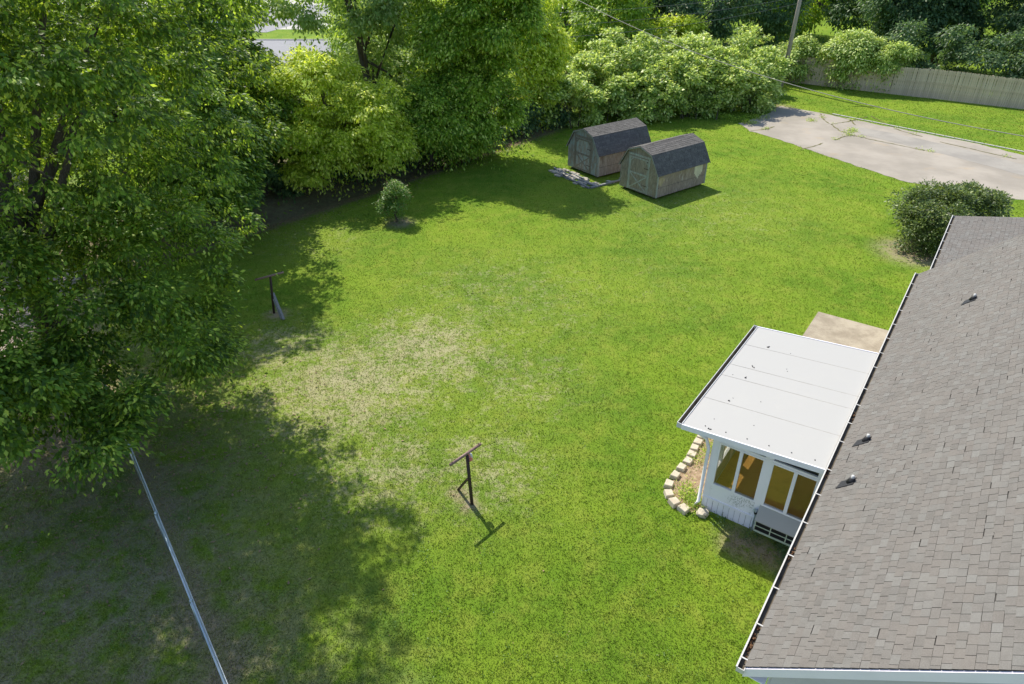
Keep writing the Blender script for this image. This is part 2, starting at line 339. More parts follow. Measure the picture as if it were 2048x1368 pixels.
for ln in CR:
    pts = []
    for a, b in zip(ln[:-1], ln[1:]):
        for k in range(7): t = k / 7; q = at(a[0] + (b[0] - a[0]) * t, a[1] + (b[1] - a[1]) * t); pts.append(q + Vector((rr.uniform(-.06, .06), rr.uniform(-.06, .06), .023)))
    for a, b in zip(pts[:-1], pts[1:]):
        w_ = rr.uniform(.02, .07); d_ = (b - a).normalized(); n_ = Vector((-d_.y, d_.x, 0)) * w_; cb.add([a - n_, b - n_, b + n_, a + n_], [(0, 1, 2, 3)])
cb.build('driveway_cracks', M['crack_soil'], kind='structure')
# old concrete edging beside the driveway
eb = MB()
for i in range(26):
    p_ = -11 + i * .62; a_ = 59.3 - i * .17
    q = W(p_, a_, .02); q2 = W(p_ + .58, a_ - .16, .02); eb.bar(q, q2, .16, .06)
eb.build('driveway_edging', M['concrete_pale'], kind='structure')
# patio slab behind the sunroom
mb = MB(); mb.box(-3.56, -.40, 18.62, 25.66, 0, .10)
pt = mb.build('patio', M['patio'], kind='structure'); pt.rotation_euler = (0, 0, -AZ)

# ------------------------------------------------------------------ leaves, blades
def tris_mesh(name, V, T, mat):
    m = bpy.data.meshes.new(name); m.vertices.add(len(V)); m.vertices.foreach_set('co', V.astype(np.float32).ravel())
    m.loops.add(T.size); m.loops.foreach_set('vertex_index', T.astype(np.int32).ravel())
    m.polygons.add(len(T)); m.polygons.foreach_set('loop_start', np.arange(0, T.size, 3, dtype=np.int32))
    try: m.polygons.foreach_set('loop_total', np.full(len(T), 3, dtype=np.int32))
    except Exception: pass
    m.materials.append(mat); m.update(calc_edges=True); m.validate(); return m
def norm(a): return a / np.maximum(np.linalg.norm(a, axis=-1, keepdims=True), 1e-6)
def leaves(C, D, Nn, L, Wd, bend=.25):
    """diamond leaves folded along the midrib: base C, axis D, normal Nn"""
    D = norm(D); S = norm(np.cross(D, Nn)); Nn = np.cross(S, D); L = L[:, None]; Wd = Wd[:, None]
    v = np.stack([C, C + D * L * .45 + S * Wd * .5 - Nn * L * .08, C + D * L - Nn * L * bend, C + D * L * .45 - S * Wd * .5 - Nn * L * .08], 1)
    n_ = len(C); b = np.arange(n_)[:, None] * 4
    T = np.concatenate([b + np.array([0, 1, 2]), b + np.array([0, 2, 3])], 1).reshape(-1, 3)
    return v.reshape(-1, 3), T
def foliage(name, ells, nleaf, size, mat, root, seed, nsub=40, nclump=16, sub_r=.32, cl_r=.17, droop=.6, asp=.55, fill=.15, keep=None, zmin=None):
    """crown: ellipsoids > lobes spread in them > clumps on the lobes > leaves in the clumps"""
    g = np.random.default_rng(seed); E_ = np.array(ells, float); wgt = E_[:, 3] * E_[:, 4] + E_[:, 5] * E_[:, 4]; wgt = wgt / wgt.sum()
    ns = max(3, int(nsub * .68)) * len(ells); nclump = int(nclump * 1.3); sub_r *= 1.08; ei = g.choice(len(ells), ns, p=wgt); u = norm(g.normal(size=(ns, 3))); u[:, 2] = np.where(u[:, 2] < -.88, -u[:, 2], u[:, 2])
    rr = g.uniform(.45, 1.06, (ns, 1)) ** .6; R_ = E_[ei, 3:6]; sc_ = E_[ei, :3] + u * R_ * rr * (1 - sub_r * .7); sr = R_.mean(1) * sub_r * g.uniform(.6, 1.35, ns)
    ci = np.repeat(np.arange(ns), nclump); uc = norm(g.normal(size=(len(ci), 3)) + np.array([0, 0, .25]) + u[ci] * .5)
    cc = sc_[ci] + uc * np.array([1.08, 1.08, .68]) * sr[ci][:, None] * g.uniform(.65, 1.12, (len(ci), 1)); out = norm(uc + .35 * u[ci])
    if keep is not None: k = keep(cc); cc = cc[k]; out = out[k]; ci = ci[k]
    li = g.integers(0, len(cc), nleaf); cr = cl_r * g.uniform(.55, 1.45, len(cc)) * .9
    P_ = cc[li] + g.normal(size=(nleaf, 3)) * cr[li][:, None] * np.array([1., 1., .34])
    nf = int(nleaf * fill)
    if nf: k = g.integers(0, ns, nf); P_[:nf] = sc_[k] + g.normal(size=(nf, 3)) * sr[k][:, None] * .45
    D = norm(P_ - cc[li] + 1e-4) * .7 + out[li] * .6 + g.normal(size=(nleaf, 3)) * .35 + np.array([0, 0, -droop])
    Nn = out[li] * .4 + np.array([0, 0, 1.1]) + g.normal(size=(nleaf, 3)) * .42
    edge_ = np.linalg.norm((P_ - cc[li])[:, :2], axis=1) / (cr[li] + .01); P_[:, 2] -= edge_ ** 2 * cr[li] * .22
    L_ = size * g.uniform(.65, 1.3, nleaf); 
    if zmin is not None: k = P_[:, 2] > zmin; P_, D, Nn, L_ = P_[k], D[k], Nn[k], L_[k]
    V, T = leaves(P_ - np.array(root), D, Nn, L_, L_ * asp)
    return tris_mesh(name, V, T, mat), sc_
def tree(name, label, cat, base, ells, nleaf, size, mat, seed, trunk_r=.25, trunk_top=None, limbs=9, lean=(0, 0), group=None, barkm='bark', copyname=None, **kw):
    base = Vector(base); t = thing(name, label, cat, base, 0, group)
    me, subs = foliage('crown', ells, nleaf, size, M[mat], base, seed, **kw)
    o = obj('crown', me, t); o['kind'] = 'stuff'
    rr = random.Random(seed); e = ells[0]; th = (trunk_top if trunk_top else e[2] + e[5] * .5)
    tp = Vector((e[0] + lean[0], e[1] + lean[1], th)); mb = MB(base); pts = []; rs = []
    for i in range(6):
        f = i / 5; q = base.lerp(tp, f); q.x += rr.uniform(-.12, .12) * (i > 0); q.y += rr.uniform(-.12, .12) * (i > 0); pts.append(q); rs.append(trunk_r * (1.15 - .9 * f))
    mb.tube(pts, rs, 9)
    idx = list(range(len(subs))); rr.shuffle(idx)
    for k in idx[:limbs]:
        s = Vector(subs[k]); f = rr.uniform(.25, .8); q = base.lerp(tp, f); r0 = trunk_r * (1.0 - .8 * f) * .6; mid = q.lerp(s, .5) + Vector((0, 0, .25))
        mb.tube([q, mid, s], [r0, r0 * .6, r0 * .18], 6)
    mb.build('trunk', M[barkm], t, smooth=True); return t

# ------------------------------------------------------------------ shingled planes
CAMP = Vector((0, 0, CAM_H))
def in_frame(q):
    d = q - CAMP; z = d.y * F[1] + d.z * F[2]
    if z < .5: return False
    x = 1024 + FPX * d.x / z; y = 684 - FPX * (d.y * U[1] + d.z * U[2]) / z
    return -10 < x < 2058 and -10 < y < 1378
paint('shingle_edge', (.045, .04, .038), .9, .1)
def shingle_plane(root, off, O, ax, up, La, Ls, mat, tw=.185, ex=.132, nbest=300, seed=1, th=.012, clip=None):
    """tabs laid course by course; the nbest nearest ones in view are single objects, the others one joined part"""
    O = Vector(O) - Vector(off); ax = Vector(ax).normalized(); up = Vector(up).normalized(); nn = ax.cross(up)
    if nn.z < 0: nn = -nn
    rr = random.Random(seed); MW = Matrix.Translation(root.location) @ root.rotation_euler.to_matrix().to_4x4()
    tabs = []
    k = 0
    while k * ex < Ls - .02:
        s0 = k * ex; sl = min(ex - .005, Ls - s0); x = -((k * .137 + rr.uniform(0, .06)) % tw)
        while x < La:
            wd = tw * rr.choice([.8, .92, 1, 1.1, 1.2]); a0 = max(x, 0); a1 = min(x + wd, La); a1 = La if La - a1 < .035 else a1; a0 = 0 if a0 < .04 else a0; x += wd
            if a1 - a0 < .03: continue
            if clip and clip(a0, a1, s0): continue
            tabs.append((a0, a1 - .007, s0 + rr.uniform(-.003, .003) + (.016 if rr.random() < .03 else 0), sl, rr.uniform(0, .005)))
        k += 1
    ms = MB([0, 0, 0]); ms.hexa([(0, 0, 0), (1, 0, 0), (1, 1, 0), (0, 1, 0), (0, 0, 1), (1, 0, 1), (1, 1, .55), (0, 1, .55)]); me = ms.mesh('shingle'); me.materials.append(mat); me.materials.append(M['shingle_edge'])
    for f_ in me.polygons: f_.material_index = 0 if f_.index % 6 == 1 else 1
    sc_ = []
    for i, (a0, a1, s0, sl, lift) in enumerate(tabs):
        q = MW @ (O + ax * (a0 + a1) / 2 + up * s0); sc_.append(((q - CAMP).length + (0 if in_frame(q) else 1000), i))
    best = set(i for d, i in sorted(sc_)[:nbest] if d < 900)
    jn = MB()
    for i, (a0, a1, s0, sl, lift) in enumerate(tabs):
        P0 = O + ax * a0 + up * s0 + nn * .004
        if i in best:
            mt = Matrix((ax * (a1 - a0), up * sl, nn * (th + lift))).transposed().to_4x4(); mt.translation = P0
            o = obj('shingle', me, root); o.matrix_local = mt
        else:
            X = ax * (a1 - a0); Y = up * sl; Z = nn * (th + lift)
            jn.hexa([P0, P0 + X, P0 + X + Y, P0 + Y, P0 + Z, P0 + X + Z, P0 + X + Y + Z * .55, P0 + Y + Z * .55])
    if jn.v:
        jo = jn.build('shingles', mat, root, kind='stuff'); jo.data.materials.append(M['shingle_edge'])
        jo.data.polygons.foreach_set('material_index', [0 if i_ % 6 == 1 else 1 for i_ in range(len(jo.data.polygons))])

# ------------------------------------------------------------------ house
EZ = 2.95; TN = math.tan(R(41)); RP = 3.9; P0, A0 = 3.0, 16.0
OFF = (P0, A0, 0); A_N, A_F = 7.42, 24.55
house = thing('house', 'single storey house with a steep brown grey shingle roof and white gutters', 'house', W(P0, A0), -AZ)
def zr(p): return EZ + .01 + (p + .68) * TN
def roofslab(m, p0, p1, a0, a1, th=.10):
    m.hexa([(p0, a0, zr(p0) - th), (p1, a0, zr(p1) - th), (p1, a1, zr(p1) - th), (p0, a1, zr(p0) - th), (p0, a0, zr(p0)), (p1, a0, zr(p1)), (p1, a1, zr(p1)), (p0, a1, zr(p0))])
m = MB(OFF); roofslab(m, -.68, RP, A_N, A_F)
zt = zr(RP); m.hexa([(RP, A_N, zt - .1), (RP * 2 + .68, A_N, EZ - .09), (RP * 2 + .68, A_F, EZ - .09), (RP, A_F, zt - .1), (RP, A_N, zt), (RP * 2 + .68, A_N, EZ + .01), (RP * 2 + .68, A_F, EZ + .01), (RP, A_F, zt)])
m.build('roof_deck', M['shingle_under'], house)
c41, s41 = math.cos(R(41)), math.sin(R(41))
shingle_plane(house, OFF, (-.70, A_N - .02, EZ + .0), (0, 1, 0), (c41, 0, s41), A_F - A_N + .04, (RP + .70) / c41, M['shingle_house'], nbest=300, seed=5)
m = MB(OFF)
for i in range(20): m.hexa([(RP + i * .23, A_N, zt - i * .23 * TN), (RP + i * .23 + .24, A_N, zt - (i + 1) * .23 * TN + .004), (RP + i * .23 + .24, A_F, zt - (i + 1) * .23 * TN + .004), (RP + i * .23, A_F, zt - i * .23 * TN),
      (RP + i * .23, A_N, zt - i * .23 * TN + .014), (RP + i * .23 + .24, A_N, zt - (i + 1) * .23 * TN + .024), (RP + i * .23 + .24, A_F, zt - (i + 1) * .23 * TN + .024), (RP + i * .23, A_F, zt - i * .23 * TN + .014)])
m.build('far_slope_shingles', M['shingle_house'], house, kind='stuff')
# gable trim at both ends: fascia boards, soffit
for nm, a0, a1 in (('rake_board', A_N - .04, A_N - .005), ('rake_board', A_F + .005, A_F + .04)):
    m = MB(OFF); m.prism([(-.70, a0, EZ - .02), (RP, a0, zt - .02), (RP, a0, zt - .24), (-.70, a0, EZ - .22)], (0, a1 - a0, 0)); m.prism([(RP, a0, zt - .02), (2 * RP + .7, a0, EZ - .02), (2 * RP + .7, a0, EZ - .22), (RP, a0, zt - .24)], (0, a1 - a0, 0)); m.build(nm, M['soffit_grey'], house)
m = MB(OFF); m.prism([(-.68, A_N, EZ - .12), (RP, A_N, zt - .16), (RP, A_N, zt - .19), (-.68, A_N, EZ - .19)], (0, .42, 0)); m.box(-.68, -.36, A_N, A_F, EZ - .21, EZ - .19); m.build('soffit', M['soffit_grey'], house)
m = MB(OFF); m.box(-.70, -.681, A_N, A_F, EZ - .22, EZ - .005); m.build('fascia', M['gutter_white'], house)
m = MB(OFF)
wall = [(-.36, 0), (2 * RP + .36, 0), (2 * RP + .36, EZ + .1), (RP, zt - .2), (-.36, EZ + .1)]
m.prism([(p, A_N + .40, z) for p, z in wall], (0, .12, 0)); m.prism([(p, A_F - .40, z) for p, z in wall], (0, .12, 0))
m.box(-.36, -.24, A_N + .52, A_F - .40, 0, EZ - .21); m.box(2 * RP + .24, 2 * RP + .36, A_N + .52, A_F - .4, 0, EZ); m.build('wall', M['siding_grey'], house)
gm = []
k = 0
z = .2
while z < EZ + 3.2:
    hw = (2 * RP + .72) if z < EZ else 2 * (zt - .45 - z) / TN
    if hw < .4: break
    mm = MB(OFF); x0 = RP - hw / 2 + .05; x1 = RP + hw / 2 - .05
    if z > 1.6: mm.hexa([(x0, A_N + .375, z), (x1, A_N + .375, z), (x1, A_N + .40, z), (x0, A_N + .40, z), (x0, A_N + .392, z + .17), (x1, A_N + .392, z + .17), (x1, A_N + .40, z + .17), (x0, A_N + .40, z + .17)]); mm.build('siding_board', M['siding_grey'], house)
    z += .18
def gutter(root, off, x, a0, a1, z, straps, inner=None, wd=.125):
    m = MB(off); m.box(x, x + .014, a0, a1, z - .10, z + .012); m.box(x + .014, x + wd, a0, a1, z - .10, z - .088); m.box(x + wd - .012, x + wd, a0, a1, z - .088, z + .002)
    m.box(x + .014, x + wd - .012, a0, a0 + .012, z - .088, z); m.box(x + .014, x + wd - .012, a1 - .012, a1, z - .088, z)
    m.box(x - .012, x, a0, a1, z - .002, z + .012)
    g_ = m.build('gutter', M['gutter_white'], root)
    m = MB(off); m.box(x + .014, x + wd - .012, a0 + .02, a1 - .02, z - .087, z - .075); m.box(x + .0145, x + .017, a0 + .02, a1 - .02, z - .075, z - .012); m.box(x + wd - .016, x + wd - .0125, a0 + .02, a1 - .02, z - .075, z - .004); m.build('gutter_grime', M['gutter_inside'], g_)
    for s_ in straps:
        m = MB(off); m.box(x - .006, x + wd + .02, s_ - .012, s_ + .012, z + .0125, z + .02); m.build('gutter_strap', M['gutter_white'], g_)
    return g_
sc95 = (13 - EZ) / (13 - 2.7)
st = [q * sc95 for q in (7.72, 8.49, 9.41, 10.32, 11.33, 12.3, 13.22, 14.38, 15.21, 16.09, 16.93, 18.15, 19.02, 19.97, 20.95, 22.0, 23.1, 24.2)]
gutter(house, OFF, -.815, A_N - .09, A_F + .04, EZ, st)
m = MB(OFF); m.box(-.702, -.672, A_N, A_F, EZ + .002, EZ + .012); m.build('drip_edge', M['gutter_white'], house)
rr = random.Random(4); m = MB(OFF)
for i in range(60):
    a_ = rr.choice([7.9, 8.0, 8.1, 10.2, 12.9, 15.2, 19.6]) + rr.gauss(0, .12); x = -.77 + rr.uniform(-.02, .03); m.tube([(x, a_, EZ - .07), (x + rr.uniform(-.02, .02), a_ + rr.uniform(-.06, .06), EZ - .03)], rr.uniform(.006, .02), 5)
m.build('gutter_leaves', M['debris'], house, kind='stuff')
# plumbing vents
def on_roof(px, py):
    r = Vector(F.tolist()) + Vector((1, 0, 0)) * ((px - 1024) / FPX) + Vector(U.tolist()) * ((684 - py) / FPX)
    nv = PV * (-s41) + Vector((0, 0, c41)); q0 = W(-.68, 0, EZ + .01); t = (q0 - CAMP).dot(nv) / r.dot(nv); q = CAMP + r * t
    return q.dot(PV), q.dot(AV)
for (px, py), tilt in (((1733, 882), 0), ((1702, 965), .3), ((1946, 600), .15)):
    p, a = on_roof(px, py); z = zr(p)
    ax_, ay_ = c41, s41
    m = MB(OFF)
    def rp(dp, da, h): return (p + dp * c41 - h * s41, a + da, z + dp * s41 + h * c41)
    m.hexa([rp(-.27, -.17, .024), rp(.08, -.13, .024), rp(.11, .10, .024), rp(-.20, .06, .024), rp(-.27, -.17, .036), rp(.08, -.13, .036), rp(.11, .10, .036), rp(-.20, .06, .036)])
    fl = m.build('vent_flashing', M['black_rubber'], house)
    m = MB(OFF); m.tube([(p, a, z + .0), (p, a, z + .08), (p, a, z + .125)], [.10, .066, .046], 12); m.build('vent_boot', M['black_rubber'], fl, smooth=True)
    m = MB(OFF); m.tube([(p, a, z + .08), (p, a, z + .18)], .034, 12); m.build('vent_pipe', M['pipe_white'], fl, smooth=True)
# lower wing beyond the gable
WZ = 2.95; WP = -.33; T12 = math.tan(R(11)); c12, s12 = math.cos(R(11)), math.sin(R(11)); WA0, WA1 = A_F + .05, 31.15
def zw(p): return WZ + .01 + (p - WP) * T12
m = MB(OFF); m.hexa([(WP, WA0, zw(WP) - .1), (6, WA0, zw(6) - .1), (6, WA1, zw(6) - .1), (WP, WA1, zw(WP) - .1), (WP, WA0, zw(WP)), (6, WA0, zw(6)), (6, WA1, zw(6)), (WP, WA1, zw(WP))]); m.build('wing_roof_deck', M['shingle_under'], house)
shingle_plane(house, OFF, (WP - .02, WA0, WZ), (0, 1, 0), (c12, 0, s12), WA1 - WA0 + .03, 6.3 / c12, M['shingle_house'], nbest=0, seed=9)
m = MB(OFF); m.box(0, 6, WA0, WA1 - .35, 0, WZ - .1); m.build('wing_wall', M['siding_grey'], house)
gutter(house, OFF, WP - .125, WA0 + .1, WA1 + .04, WZ, [q * sc95 for q in (30.76, 29.77, 28.78, 27.83, 26.85)] + [WA0 + .6])

# ------------------------------------------------------------------ sunroom
SO = (-2.2, 16., 0); SA0, SA1, SP = 13.30, 18.55, -3.37; FL = .42
sun_r = thing('sunroom', 'white enclosed sunroom with flat metal roof and sliding windows built onto the house', 'sunroom', W(-2.2, 16.), -AZ)
def zs(p): return 2.60 + (p + 4.17) * (2.86 - 2.60) / 3.3
seams = [13.0, 14.36, 15.6, 16.23, 17.46, 18.64]
for i in range(5):
    a0, a1 = seams[i] + .009, seams[i + 1] - .009; m = MB(SO); p0, p1 = -4.11, -.84
    m.hexa([(p0, a0, zs(p0) - .11), (p1, a0, zs(p1) - .11), (p1, a1, zs(p1) - .11), (p0, a1, zs(p0) - .11), (p0, a0, zs(p0)), (p1, a0, zs(p1)), (p1, a1, zs(p1)), (p0, a1, zs(p0))])
    m.build('roof_panel', M['roof_panel'], sun_r)
m = MB(SO)
for i in range(1, 5): m.hexa([(-4.10, seams[i] - .008, zs(-4.1) - .1), (-.85, seams[i] - .008, zs(-.85) - .1), (-.85, seams[i] + .008, zs(-.85) - .1), (-4.10, seams[i] + .008, zs(-4.1) - .1), (-4.10, seams[i] - .008, zs(-4.1) - .006), (-.85, seams[i] - .008, zs(-.85) - .001), (-.85, seams[i] + .008, zs(-.85) - .001), (-4.10, seams[i] + .008, zs(-4.1) - .006)])
m.build('seam', M['seam_dirt'], sun_r)
rr = random.Random(11); m = MB(SO)
for i in range(1, 6):
    for p in (-3.5, -3.47): m.tube([(p + rr.uniform(-.05, .05), seams[i - 1] + .12 + rr.uniform(-.03, .1), zs(p) - .002), (p, seams[i - 1] + .12, zs(p) + .012)], .014, 6)
for k in range(6): p = -3.6 + k * .5; m.tube([(p, 13.2, zs(p)), (p, 13.2, zs(p) + .012)], .015, 6)
for k in range(8): p = rr.uniform(-3.9, -1.5); a_ = rr.uniform(13.5, 18.3); m.tube([(p, a_, zs(p)), (p, a_, zs(p) + .008)], .011, 6)
m.build('screw_head', M['pane_dark'], sun_r, kind='stuff')
m = MB(SO); z0 = zs(-4.1); m.box(-4.115, -4.10, 13.0, 18.64, z0 - .11, z0 + .02); m.box(-4.225, -4.212, 12.97, 18.67, z0 - .12, z0 + .025); m.box(-4.212, -4.115, 12.97, 18.67, z0 - .12, z0 - .108)
m.box(-4.212, -4.115, 12.97, 12.985, z0 - .108, z0 + .02); m.box(-4.212, -4.115, 18.655, 18.67, z0 - .108, z0 + .02); g_ = m.build('gutter', M['white_metal'], sun_r)
m = MB(SO); m.box(-4.211, -4.116, 12.99, 18.65, z0 - .107, z0 - .09); m.box(-4.2115, -4.207, 12.99, 18.65, z0 - .09, z0 + .005); m.build('gutter_grime', M['gutter_inside'], g_)
for a0, a1 in ((12.965, 12.995), (18.645, 18.675)):
    m = MB(SO); p0, p1 = -4.10, -.84; m.hexa([(p0, a0, zs(p0) - .13), (p1, a0, zs(p1) - .13), (p1, a1, zs(p1) - .13), (p0, a1, zs(p0) - .13), (p0, a0, zs(p0) + .012), (p1, a0, zs(p1) + .012), (p1, a1, zs(p1) + .012), (p0, a1, zs(p0) + .012)]); m.build('roof_edge_trim', M['white_vinyl'], sun_r)
m = MB(SO); m.tube([(-4.1, 13.12, 2.47), (-3.75, 13.18, 2.40), (-3.52, 13.22, 2.28), (-3.43, 13.24, 2.0), (-3.43, 13.24, .25), (-3.52, 13.18, .05)], .045, 8); m.build('downspout', M['white_vinyl'], sun_r, smooth=True)
wt = MB(SO)   # structural posts and beams
for p0, p1 in ((SP, -3.21), (-2.10, -1.95), (-.93, -.37)): wt.box(p0, p1, SA0, SA0 + .1, FL, 2.27)
wt.box(SP, -.37, SA0 - .002, SA0 + .102, 2.27, 2.335)
wt.prism([(SP, SA0, 2.43), (-.37, SA0, 2.50), (-.37, SA0, 2.76), (SP, SA0, 2.53)], (0, .1, 0))
for p0, p1 in ((SP, -3.1), (-2.12, -1.93), (-.95, -.37)): wt.box(p0, p1, SA0 + .003, SA0 + .097, 2.335, 2.50)
wt.box(SP, -.37, SA0 - .012, SA0 + .1, FL - .02, FL + .03)
lw = [13.4, 14.95, 16.6, 18.25]
for a_ in lw: wt.box(SP + .003, SP + .1, a_, a_ + .2, FL, 2.5)
wt.box(SP + .001, SP + .1, SA0 + .1, SA1, 2.27, 2.53); wt.box(SP, SP + .1, SA0 + .1, SA1, FL - .02, FL + .02)
wt.box(SP, -.37, SA1 - .1, SA1, 2.2, 2.6); wt.box(SP + .1, -.37, SA1 - .1, SA1, FL, .9)
for p_ in (-3.27, -1.9, -.55): wt.box(p_, p_ + .12, SA1 - .098, SA1 - .002, .9, 2.2)
wt.build('frame', M['white_vinyl'], sun_r)
m = MB(SO); m.box(-3.21, -2.10, SA0 + .012, SA0 + .09, FL + .03, .90); m.box(-1.95, -.93, SA0 + .012, SA0 + .09, FL + .03, .90); m.build('wall_panel', M['mildew_panel'], sun_r)
m = MB(SO)
for i in range(3): m.box(SP + .012, SP + .09, lw[i] + .2, lw[i + 1], FL + .02, .90)
m.build('side_wall_panel', M['inner_wall'], sun_r)
m = MB(SO); m.box(SP + .1, -.37, SA0 + .1, SA1 - .1, FL - .1, FL); m.build('floor', M['carpet'], sun_r)
m = MB(SO); m.box(SP + .1, -.4, SA0 + .1, SA1 - .1, 2.47, 2.48); m.box(-.40, -.372, SA0 + .1, SA1 - .1, FL, 2.47); m.build('inner_wall', M['inner_wall'], sun_r)
def window(axis, c0, c1, z0, z1, d, split, screens, fr=.045):
    """sliding window: frame, centre rail, two panes; axis 'p' lies in a plane a=d, axis 'a' in a plane p=d"""
    def B(m, u0, u1, zz0, zz1, e0, e1):
        if axis == 'p': m.box(u0, u1, d + e0, d + e1, zz0, zz1)
        else: m.box(d + e0, d + e1, u0, u1, zz0, zz1)
    m = MB(SO); B(m, c0, c1, z0, z0 + fr, -.012, .07); B(m, c0, c1, z1 - fr, z1, -.012, .07); B(m, c0, c0 + fr, z0 + fr, z1 - fr, -.01, .068); B(m, c1 - fr, c1, z0 + fr, z1 - fr, -.01, .068); B(m, split - .04, split + .04, z0 + fr, z1 - fr, -.018, .06)
    w_ = m.build('window', M['white_vinyl'], sun_r)
    for i, (u0, u1) in enumerate(((c0 + fr, split - .04), (split + .04, c1 - fr))):
        m = MB(SO); B(m, u0, u1, z0 + fr, z1 - fr, .02, .021); m.build('pane', M['glass'], w_)
        if screens[i]: m = MB(SO); B(m, u0, u1, z0 + fr, z1 - fr, -.003, -.002); m.build('screen', M['screen'], w_)
window('p', -3.21, -2.10, .90, 2.27, SA0, -2.66, (0, 1))
window('p', -1.95, -.90, .90, 2.27, SA0, -1.40, (0, 1))
for i in range(3): c0, c1 = lw[i] + .2, lw[i + 1]; window('a', c0, c1, .90, 2.27, SP + .01, (c0 + c1) / 2, (0, 0))
window('p', -3.15, -1.9, .90, 2.2, SA1 - .09, -2.5, (0, 0)); window('p', -1.78, -.55, .90, 2.2, SA1 - .09, -1.2, (0, 0))
for c0, c1 in ((-3.1, -2.12), (-1.93, -.95)): m = MB(SO); m.prism([(c0, SA0 + .05, 2.335), (c1, SA0 + .05, 2.335), (c1, SA0 + .05, 2.49), (c0, SA0 + .05, 2.45)], (0, .01, 0)); m.build('transom_pane', M['pane_dark'], sun_r)
rr = random.Random(2)
p = SP
while p < -.45:
    m = MB(SO); y = SA0 + .012 + rr.uniform(-.004, .004); m.box(p + .004, min(p + .138, -.4), y, y + .015, -.02 + rr.uniform(0, .02), FL - .025); m.box(p + .125, min(p + .138, -.4), y - .008, y, -.02, FL - .025); m.build('skirt_panel', M['white_vinyl'], sun_r); p += .142
a_ = SA0 + .03
while a_ < SA1:
    m = MB(SO); m.box(SP + .012, SP + .027, a_ + .004, a_ + .138, -.02, FL - .025); m.build('skirt_panel', M['white_vinyl'], sun_r); a_ += .142
m = MB(SO); m.box(SP + .05, -.4, SA0 + .04, SA0 + .05, 0, FL - .03); m.box(SP + .04, SP + .05, SA0 + .04, SA1, 0, FL - .03); m.build('skirt_backing', M['black_rubber'], sun_r)
# hooded cellar window
m = MB(SO); m.prism([(-1.97, SA0, .90), (-1.97, SA0 - .26, .60), (-1.97, SA0 - .26, .575), (-1.97, SA0, .875)], (1.6, 0, 0)); hd = m.build('window_hood', M['roof_panel'], sun_r)
m = MB(SO); d_ = SA0 - .22
for z_ in (.27, .42, .572): m.box(-1.94, -.45, d_ - .012, d_ + .012, z_ - .011, z_ + .011)
for k in range(5): x_ = -1.94 + k * .3725; m.box(x_ - .012, x_ + .012, d_ - .010, d_ + .014, .281, .561)
m.box(-1.95, -1.93, d_ + .014, SA0, .26, .58); m.box(-1.95, -.45, d_ - .02, SA0, .235, .258); cf = m.build('cellar_window', M['green_frame'], sun_r)
for k in range(4):
    for z_ in (.281, .431): x_ = -1.94 + k * .3725; m = MB(SO); m.box(x_ + .012, x_ + .36, d_ - .002, d_ + .002, z_, z_ + .13); m.build('pane', M['pane_dark'], cf)
m = MB(SO); m.tube([(-2.02, SA0 - .03, 0), (-2.02, SA0 - .03, .60)], .018, 8); m.build('conduit', M['galv'], sun_r)
lt = thing('wall_lamp', 'small dark wall lantern on the sunroom wall at the corner of the cellar window hood', 'lamp', W(-2.02, SA0, .62), -AZ)
lo = (-2.02, SA0, .62)
m = MB(lo); m.tube([(-2.02, SA0 - .07, .62), (-2.02, SA0 - .07, .72)], [.035, .055], 4); m.build('lantern', M['black_rubber'], lt)
m = MB(lo); m.tube([(-2.02, SA0 - .07, .722), (-2.02, SA0 - .07, .75)], [.075, .05], 4); m.build('cap', M['galv'], lt)
m = MB(lo); m.box(-2.04, -2.0, SA0 - .05, SA0 - .001, .66, .70); m.build('bracket', M['black_rubber'], lt)

# ------------------------------------------------------------------ flower bed: blocks, soil, weeds
edge = [(-4.36, 18.1 - i * .315) for i in range(7)] + [(-4.41, 15.96), (-4.39, 15.65), (-4.38, 15.34), (-4.34, 15.04), (-4.31, 14.72), (-4.35, 14.36), (-4.37, 13.97), (-4.37, 13.56), (-4.22, 13.22), (-3.97, 13.0), (-3.68, 12.93)]
bedp = [tuple(W(p + .02, a)[:2]) for p, a in edge] + [tuple(W(-3.45, 12.98)[:2]), tuple(W(-3.3, 13.32)[:2]), tuple(W(-3.3, 18.2)[:2])]
sheet('flower_bed_soil', bedp, .03, M['bed_soil'])
rr = random.Random(8); proto = None
eg = thing('bed_edging', 'curved row of pale tan retaining blocks round the flower bed beside the sunroom', 'edging', W(-4.3, 14.), -AZ)
for i, (p, a) in enumerate(edge):
    q = edge[min(i + 1, len(edge) - 1)]; r_ = edge[max(i - 1, 0)]; an = math.atan2(q[1] - r_[1], q[0] - r_[0]); 
    m = MB(); L_, D_, h_ = .29 * rr.uniform(.94, 1.03), .235 * rr.uniform(.92, 1.08), .13 + rr.uniform(0, .02)
    m.hexa([(-L_ * .5, -D_ / 2, 0), (L_ * .5, -D_ / 2, 0), (L_ * .42, D_ / 2, 0), (-L_ * .42, D_ / 2, 0), (-L_ * .47, -D_ / 2 + .02, h_), (L_ * .47, -D_ / 2 + .02, h_), (L_ * .38, D_ / 2, h_), (-L_ * .38, D_ / 2, h_)])
    me = m.mesh('block'); me.materials.append(M['block_stone']); o = obj('block', me, eg); o.location = (p + 4.3, a - 14., -.01); o.rotation_euler = (rr.uniform(-.05, .05), rr.uniform(-.05, .05), an + rr.uniform(-.09, .09))
    bv = o.modifiers.new('b', 'BEVEL'); bv.width = .012; bv.segments = 1
